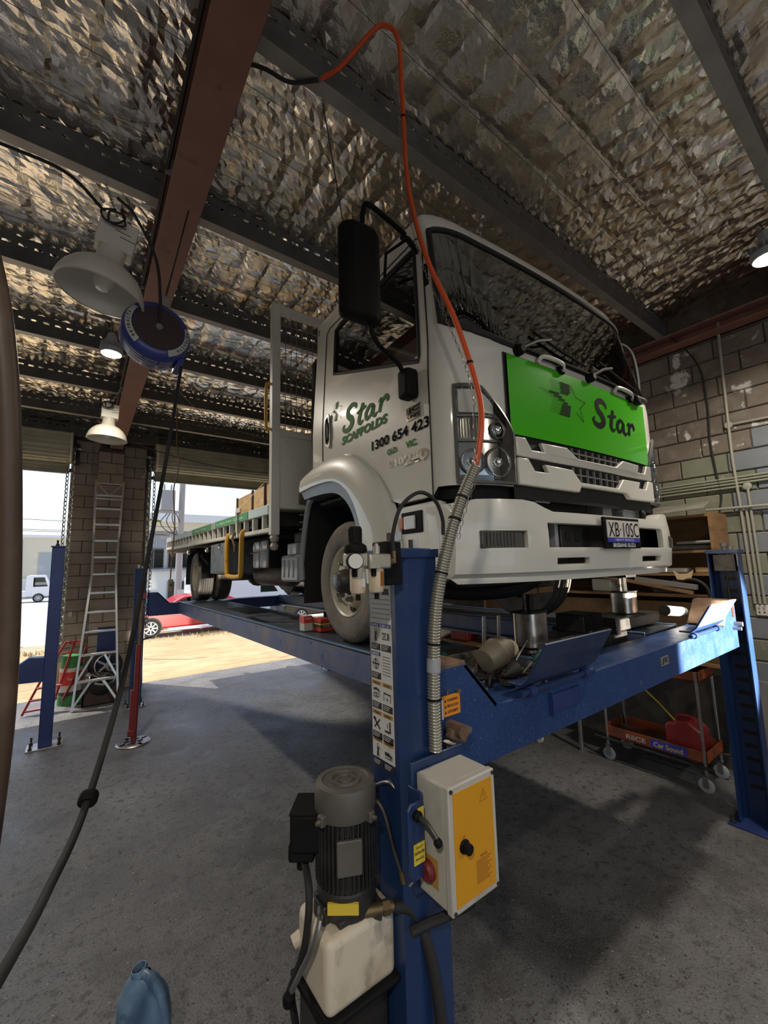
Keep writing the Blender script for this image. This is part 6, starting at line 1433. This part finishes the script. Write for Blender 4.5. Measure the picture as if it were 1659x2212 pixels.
for x, y in ((-.29,6.63),(-.29,6.83),(-.02,6.63),(-.02,6.83)): k_(G().cyl((x,y,.014), (x,y,.10), .011, n=8).cyl((x,y,.014), (x,y,.035), .02, n=6), 'anchor_bolt', 'steel_dark', L2)
k_(G().prism([(-.62,.80),(-.62,.92),(-.46,.985),(-.36,1.06),(-.21,1.045),(-.21,.765),(-.44,.775)], 'xz', 6.66, 6.79), 'arm_bracket', 'navy', L2, bev=.006)
k_(G().cyl((-.17,6.72,2.395), (-.17,6.72,2.47), .012, n=8).cyl((-.17,6.72,2.395), (-.17,6.72,2.42), .022, n=6), 'top_bolt', 'steel_dark', L2)
RT = thing('red_step_frame', 'red tubular hand trolley with step rungs standing in the left doorway', 'trolley', (-.25, 8.3, 0)); k_ = local((-.25, 8.3, 0))
for dx in (0, .36):
    k_(G().tube([(-.48+dx*.9,8.25,0.02),(-.30+dx*.72,8.3,.45),(-.02+dx*.3,8.4,.98),(.10+dx*.2,8.42,.92)], .016, 8), 'rail', 'red_paint', RT)
for z, x in ((.06, -.45), (.2, -.40), (.36, -.335)): k_(G().box(x, x+.30, 8.22, 8.30, z, z+.02), 'step', 'pink_red', RT)
k_(G().tube([(-.02,8.4,.98),(.18,8.4,.98),(.24,8.42,.86)], .014, 8), 'handle', 'red_paint', RT); k_(G().tube([(-.06,8.4,.82),(.12,8.4,.82)], .012, 8), 'cross_bar', 'red_paint', RT)
k_(G().tube([(.24,8.42,.86),(.12,8.40,.45),(-.02,8.32,.12)], .016, 8), 'rail', 'dark_red', RT)
DR = thing('oil_drum', 'green, white and red oil drum behind the red trolley', 'drum', (.07, 8.61, 0)); k_ = local((.07, 8.61, 0))
for z0, z1, m_, nm in ((.0,.14,'drum_green','drum_foot'), (.14,.20,'junk_dark','drum_band'), (.20,.30,'drum_white','drum_body'), (.30,.50,'drum_red','red_band'), (.50,.56,'drum_white','white_band'), (.56,.74,'drum_green','drum_top')):
    k_(G().cyl((.07,8.61,z0), (.07,8.61,z1), .15 if nm != 'drum_foot' else .16, n=28), nm, m_, DR)
text('Castrol', .15, Matrix.Translation((-.07,-8.61,0)) @ frame_M((.10, 8.455, .40), (1,.12,0), (0,0,1)), 'white_print', DR, h=.035, bold=.02)
WB = thing('parts_crate', 'low dark wooden crate under the alloy wheels behind the ladder', 'crate', (.45, 8.32, 0)); k_ = local((.45, 8.32, 0))
k_(G().box(.22, .68, 8.18, 8.52, 0, .012), 'base', 'dark_wood', WB)
for a in ((.22,.68,8.18,8.20), (.22,.68,8.50,8.52), (.22,.24,8.18,8.52), (.66,.68,8.18,8.52)): k_(G().box(*a, 0, .26), 'side', 'dark_wood', WB)
def alloy(loc, rot, label):
    t = thing('alloy_wheel', label, 'wheel', loc, group='alloy wheels in the crate'); t.rotation_euler = [rad(a) for a in rot]
    G().lathe([(.17,-.08),(.19,-.075),(.19,.075),(.17,.08),(.165,.06),(.165,-.06),(.17,-.08)], n=36, cap=False).obj('barrel', 'steel_plain', t)
    for i in range(5):
        a = 2*PI*i/5; G().obox((.09*math.cos(a), .09*math.sin(a), .055), (.16, .035, .025), (0, 0, math.degrees(a))).obj('spoke', 'steel_bright', t, bev=.006)
    G().cyl((0,0,.03), (0,0,.075), .04, n=16).obj('hub', 'steel_bright', t); 
    G().lathe([(.185,-.09),(.23,-.085),(.245,-.05),(.245,.05),(.23,.085),(.185,.09)], n=36, cap=False).obj('tyre', 'black_rubber', t)
alloy((.46, 8.36, .30), (20, 12, 0), 'alloy wheel lying tilted in the crate behind the ladder')
alloy((.53, 8.60, .50), (75, 0, 10), 'alloy wheel standing upright against the pier behind the ladder')
wtag(G().box(.40, .66, 8.755, 8.785, .45, 1.12).obj('painted_board', 'navy', bev=.004), 'blue-stained board leaning against the pier behind the ladder', 'board')
sv = thing('shovel', 'old shovel with a D-handle leaning on the pier behind the ladder', 'shovel', (.29, 8.6, 0)); k_ = local((.29, 8.6, 0))
k_(G().cyl((.26,8.66,.25), (.255,8.74,1.0), .015, n=10), 'shaft', 'rust_brown', sv); k_(G().tube([(.255,8.74,1.0),(.205,8.75,1.09),(.305,8.75,1.09),(.255,8.74,1.0)], .011, 8), 'grip', 'rust_brown', sv)
k_(G().prism([(.13,.0),(.27,.0),(.27,.22),(.24,.28),(.17,.28),(.13,.22)], 'xz', 8.64, 8.65), 'blade', 'steel_dark', sv)
wtag(G().box(-.02, .03, 8.985, 8.998, 1.32, 1.40).obj('wall_socket', 'outlet_white', bev=.003), 'small white wall socket on the pier wall beside the chain', 'power outlet')
wtag(G().cyl((.17,8.97,3.80), (.17,8.97,4.30), .012, n=8).obj('short_conduit', 'pvc_grey'), 'short vertical conduit on the wall left of the pier', 'conduit')
wtag(G().tube([(.95,8.93,4.02),(1.0,8.93,4.03),(1.02,8.93,3.93),(.97,8.93,3.80),(.96,8.93,3.74)], .006, 6, sm=4).obj('loose_wire', 'label_white'), 'loose white wire hanging beside the right door drum', 'wire')
# blue oil jug in the foreground
JG = thing('oil_jug', 'dirty blue plastic oil jug standing on the floor at the bottom edge', 'jug', (.345, 2.26, 0)); k_ = local((.345, 2.26, 0))
secs = [(0,.095,.06),(.02,.105,.068),(.17,.105,.068),(.24,.095,.062),(.29,.065,.045),(.315,.035,.030)]
rows = []
Rz = Matrix.Rotation(rad(-38), 4, 'Z')
for z, a, b in secs:
    row = []
    for i in range(25):
        t = 2*PI*i/24; cx = -.02*max(0, (z-.2)/.12)
        p = Rz @ Vector((cx+a*math.copysign(abs(math.cos(t))**.65, math.cos(t)), b*math.copysign(abs(math.sin(t))**.65, math.sin(t)), 0)); row.append((.345+p.x, 2.26+p.y, z*1.08))
    rows.append(row)
k_(G().grid(rows), 'body', 'jug_blue', JG, ang=60)
def jp(x, y, z): p = Rz @ Vector((x, y, 0)); return (.345+p.x, 2.26+p.y, z*1.08)
k_(G().lathe([(.030,0),(.032,.01),(.029,.03),(.026,.03),(.025,.002)], jp(-.022,0,.312), Vector(jp(-.045,-.01,.40))-Vector(jp(-.022,0,.312)), 20, cap=False), 'spout', 'jug_blue', JG)
k_(G().tube([jp(.0,-.012,.325),jp(.045,-.03,.315),jp(.085,-.03,.265),jp(.10,-.02,.19),jp(.10,0,.10)], [.016,.018,.018,.018,.014], 10, sm=5), 'handle', 'jug_blue', JG)
# ================================================================== the street outside
def house_window(x0, x1, z0, z1, y, par):
    f = G().box(x0, x1, y-.06, y, z0, z1).obj('window', 'house_grey', par, smooth=False)
    n = max(1, int((x1-x0)/.9))
    for i in range(n):
        a = x0+(x1-x0)*i/n+.05; b = x0+(x1-x0)*(i+1)/n-.05; G().box(a, b, y-.075, y-.06, z0+.06, z1-.06).obj('pane', 'house_glass', f, smooth=False)
HB = thing('white_building', 'white two-storey building with a grey window band behind the power pole', 'building', (9, 34, -.4))
def hb(g, n, m_, par=HB, **k): return g.mat4(Matrix.Translation((-9,-34,.4))).obj(n, m_, par, **k)
hb(G().box(3.4, 26, 32, 40, -.4, 2.1), 'lower_wall', 'house_white', smooth=False); hb(G().box(3.4, 26, 32.2, 40, 2.1, 5.1), 'upper_wall', 'house_white', smooth=False)
hb(G().box(3.2, 26.2, 31.6, 40.2, 4.75, 5.35), 'fascia', 'house_cream', smooth=False); hb(G().box(3.0, 26.4, 31.2, 40.2, 5.35, 5.9), 'roof', 'roof_white', smooth=False)
band = hb(G().box(3.5, 25.9, 32.02, 32.2, 3.6, 4.75), 'louvre_band', 'house_grey', smooth=False)
for x in np.arange(3.6, 25.8, .42): hb(G().box(x, x+.06, 31.96, 32.02, 3.6, 4.75), 'louvre_fin', 'metal_door', band, smooth=False)
for x in np.arange(3.7, 25, 1.5):
    q = hb(G().box(x, x+1.3, 32.05, 32.2, 2.2, 3.55), 'window', 'house_grey', smooth=False); hb(G().box(x+.06, x+.62, 32.0, 32.05, 2.26, 3.5).box(x+.68, x+1.24, 32.0, 32.05, 2.26, 3.5), 'pane', 'house_glass', q, smooth=False)
hb(G().box(3.3, 26, 31.7, 32.05, 2.02, 2.16), 'ledge', 'house_grey', smooth=False)
for x, w_ in ((5.2, 1.7), (7.4, .7), (9.4, 2.2), (13, 2.2)):
    q = hb(G().box(x, x+w_, 31.94, 32.0, -.3, 1.35), 'window', 'metal_door', smooth=False); hb(G().box(x+.08, x+w_-.08, 31.9, 31.94, -.2, 1.27), 'pane', 'house_glass', q, smooth=False)
HC = thing('cream_building', 'cream industrial building with a grey roller door across the street', 'building', (-10, 60, -.4))
def hc_(g, n, m_, par=HC, **k): return g.mat4(Matrix.Translation((10,-60,.4))).obj(n, m_, par, **k)
hc_(G().box(-34, 1.8, 58, 70, -.4, 5.9), 'wall', 'house_cream', smooth=False); hc_(G().box(-34.3, 2.1, 57.6, 70, 5.9, 6.2), 'roof_edge', 'roof_white', smooth=False)
hc_(G().box(-3.0, .6, 57.9, 58, -.4, 4.3), 'roller_door', 'metal_door', smooth=False)
hc_(G().box(-8.5, -4.4, 57.9, 58, 2.2, 5.6), 'window', 'house_grey', smooth=False)
for x in (-8.3, -6.3): hc_(G().box(x, x+1.8, 57.8, 57.9, 2.4, 5.4), 'pane', 'house_glass', smooth=False)
hc_(G().box(-4.6, -3.8, 57.5, 58, -.4, 1.6), 'step_wall', 'house_white', smooth=False)
# power pole with transformer and wires
PP = thing('power_pole', 'timber power pole with a grey transformer and crossing wires', 'power pole', (4.05, 22, -.4)); k_ = local((4.05, 22, -.4))
k_(G().cyl((4.05,22,-.4), (4.12,22,6.75), .16, .13, n=14), 'pole', 'pole_wood', PP)
tf = k_(G().box(3.15, 3.75, 21.6, 22.1, 4.9, 5.85), 'transformer', 'metal_door', PP, bev=.04); k_(G().box(3.05, 4.1, 21.75, 21.9, 4.75, 4.88), 'transformer_arm', 'metal_door', PP)
for x in (3.3, 3.6): k_(G().cyl((x,21.85,5.85), (x,21.85,6.15), .05, .03, n=8), 'bushing', 'pole_wood', tf)
k_(G().box(3.3, 4.9, 21.95, 22.05, 3.55, 3.68), 'cross_arm', 'pole_wood', PP)
for i, (a, b, z0, z1) in enumerate((((3.4,22),(-30,23),3.75,5.4), ((3.6,22),(-30,23),3.72,5.1), ((4.6,22),(12,21),3.75,4.6), ((4.8,22),(14,21),3.72,4.5), ((4.2,22),(13,21.5),3.9,4.9), ((4.0,22),(-30,22.6),4.1,6.0))):
    k_(G().tube([(a[0], a[1], z0), ((a[0]+b[0])/2, (a[1]+b[1])/2, (z0+z1)/2-.35), (b[0], b[1], z1)], .014, 4, sm=6), 'wire', 'junk_dark', PP)
for i in range(4): k_(G().tube([(3.5+.1*i,21.9,4.8),(3.2+.25*i,21.9,4.3+.08*i),(3.5+.2*i,21.9,3.9),(4.0,21.9,3.7-.1*i)], .02, 5, sm=5), 'jumper_lead', 'junk_dark', PP)
k_(G().box(4.0, 4.3, 21.8, 21.83, .9, 1.15), 'pole_sign', 'label_white', PP)
wtag(G().cyl((1.42,12.6,-.15), (1.45,12.6,3.35), .045, n=10).tube([(1.45,12.6,3.3),(1.6,12.6,3.42),(1.85,12.6,3.38)], .03, 8).obj('lamp_post', 'leaf_green'), 'slim greenish post with a white lamp arm beside the right door', 'post')
# cars
def car(name, label, loc, mat, prof, glass, w, wheels, r, rot=0):
    t = thing(name, label, 'car', loc, rot)
    b = G().prism(prof, 'xz', 0, w).obj('body', mat, t, bev=.06); b.modifiers['bevel'].segments = 3
    for p in glass: G().prism(p, 'xz', -.012, .0).obj('side_window', 'cab_glass', t, smooth=False)
    for x in wheels:
        for y in (.02, w-.02):
            wv = G().lathe([(r*.62,-.1),(r*.92,-.1),(r,-.07),(r,.07),(r*.92,.1),(r*.62,.1)], (x, y+(.05 if y < 1 else -.05), r), (0,1,0), 28).obj('wheel', 'black_rubber', t)
            s = -1 if y < 1 else 1; yy = y+(.05 if y < 1 else -.05)
            for i in range(8):
                a = 2*PI*i/8; G().obox((x+r*.36*math.cos(a), yy+s*.095, r+r*.36*math.sin(a)), (r*.5, .02, r*.13), (0, -math.degrees(a), 0)).obj('spoke', 'car_white', wv)
            G().lathe([(r*.60,-.098),(r*.66,-.105),(r*.70,-.098)], (x, yy, r), (0, -s, 0), 24, cap=False).obj('rim', 'car_white', wv)
        G().lathe([(.001,-.006),(r*1.1,-.006),(r*1.1,.006)], (x, .0, r*1.05), (0,1,0), 28, cap=False).obj('wheel_arch', 'junk_dark', t)
    return t
UZ = -.33
car('red_car', 'red car parked on the verge outside, front wheel under the lift arm', (1.55, 17.4, UZ), 'car_red',
    [(-.1,.28),(-.12,.62),(.15,.78),(.95,.90),(1.9,1.42),(3.3,1.45),(4.3,1.0),(4.55,.95),(4.6,.3)], [[(1.2,.93),(1.98,1.36),(2.5,1.38),(2.5,.93)], [(2.6,.93),(2.6,1.38),(3.25,1.38),(3.7,.97)]], 1.75, (.82, 3.6), .33)
car('white_van', 'white van parked across the street, seen under the truck', (4.6, 21.5, -.38), 'car_white',
    [(0,.3),(0,2.05),(.1,2.12),(3.2,2.12),(3.9,1.9),(4.5,1.25),(5.2,1.0),(5.3,.3)], [[(3.3,1.2),(3.3,1.85),(3.8,1.8),(4.25,1.2)]], 1.9, (.9, 4.3), .33)
car('dark_car', 'dark green car parked beyond the runway, behind the rear wheel', (7.3, 17.0, -.33), 'car_green',
    [(0,.3),(0,.8),(.6,.95),(1.2,1.4),(2.6,1.42),(3.4,1.0),(4.2,.9),(4.2,.3)], [[(1.0,.98),(1.35,1.34),(2.5,1.36),(2.9,.98)]], 1.7, (.75, 3.4), .31)
car('small_truck', 'small white truck parked far off across the street', (-6.2, 48, -.4), 'car_white',
    [(0,.5),(0,1.0),(3.0,1.0),(3.02,2.25),(3.2,2.35),(4.3,2.35),(4.75,1.3),(4.85,.5)], [[(3.5,1.35),(3.5,2.15),(4.25,2.15),(4.5,1.35)]], 1.9, (.9, 3.9), .36)
def bush(name, loc, r, mat, label, n=220):
    t = thing(name, label, 'plant', loc); g = G(); rs = random.Random(hash(name) % 1000)
    for i in range(n):
        v = Vector((rs.gauss(0,1), rs.gauss(0,1), rs.gauss(0,1))).normalized()*r*rs.uniform(.5,1); v.z = abs(v.z)
        a = Vector((rs.gauss(0,1), rs.gauss(0,1), rs.gauss(0,1))).normalized()*.09; b = a.orthogonal().normalized()*.05
        g.add([v-a, v+b, v+a, v-b], [(0,1,2,3)])
    g.obj('foliage', mat, t, fix=False); G().cyl((0,0,0), (0,0,r*.6), .03, n=6).obj('stem', 'dark_wood', t)
bush('yellow_shrub', (2.9, 20.2, -.38), .5, 'bush', 'small yellow-green shrub by the foot of the power pole')
bush('leafy_shrub', (11.6, 22.5, -.4), 1.1, 'leaf_green', 'leafy green shrub beside the white van', 320)
g = G(); rs = random.Random(3)
for i in range(900):
    x = rs.uniform(-8, 9); y = 16.4+rs.gauss(0, .25); z = slope(y); h_ = rs.uniform(.04, .16); a = rs.uniform(0, 6.28)
    dx, dy = .02*math.cos(a), .02*math.sin(a); l = rs.uniform(-.05, .05)
    g.add([(x-dx, y-dy, z), (x+dx, y+dy, z), (x+l, y+l, z+h_)], [(0,1,2)])
tag(g.obj('dry_grass', 'dry_grass', fix=False), 'dry straw-coloured grass tufts along the verge', 'grass', kind='stuff')
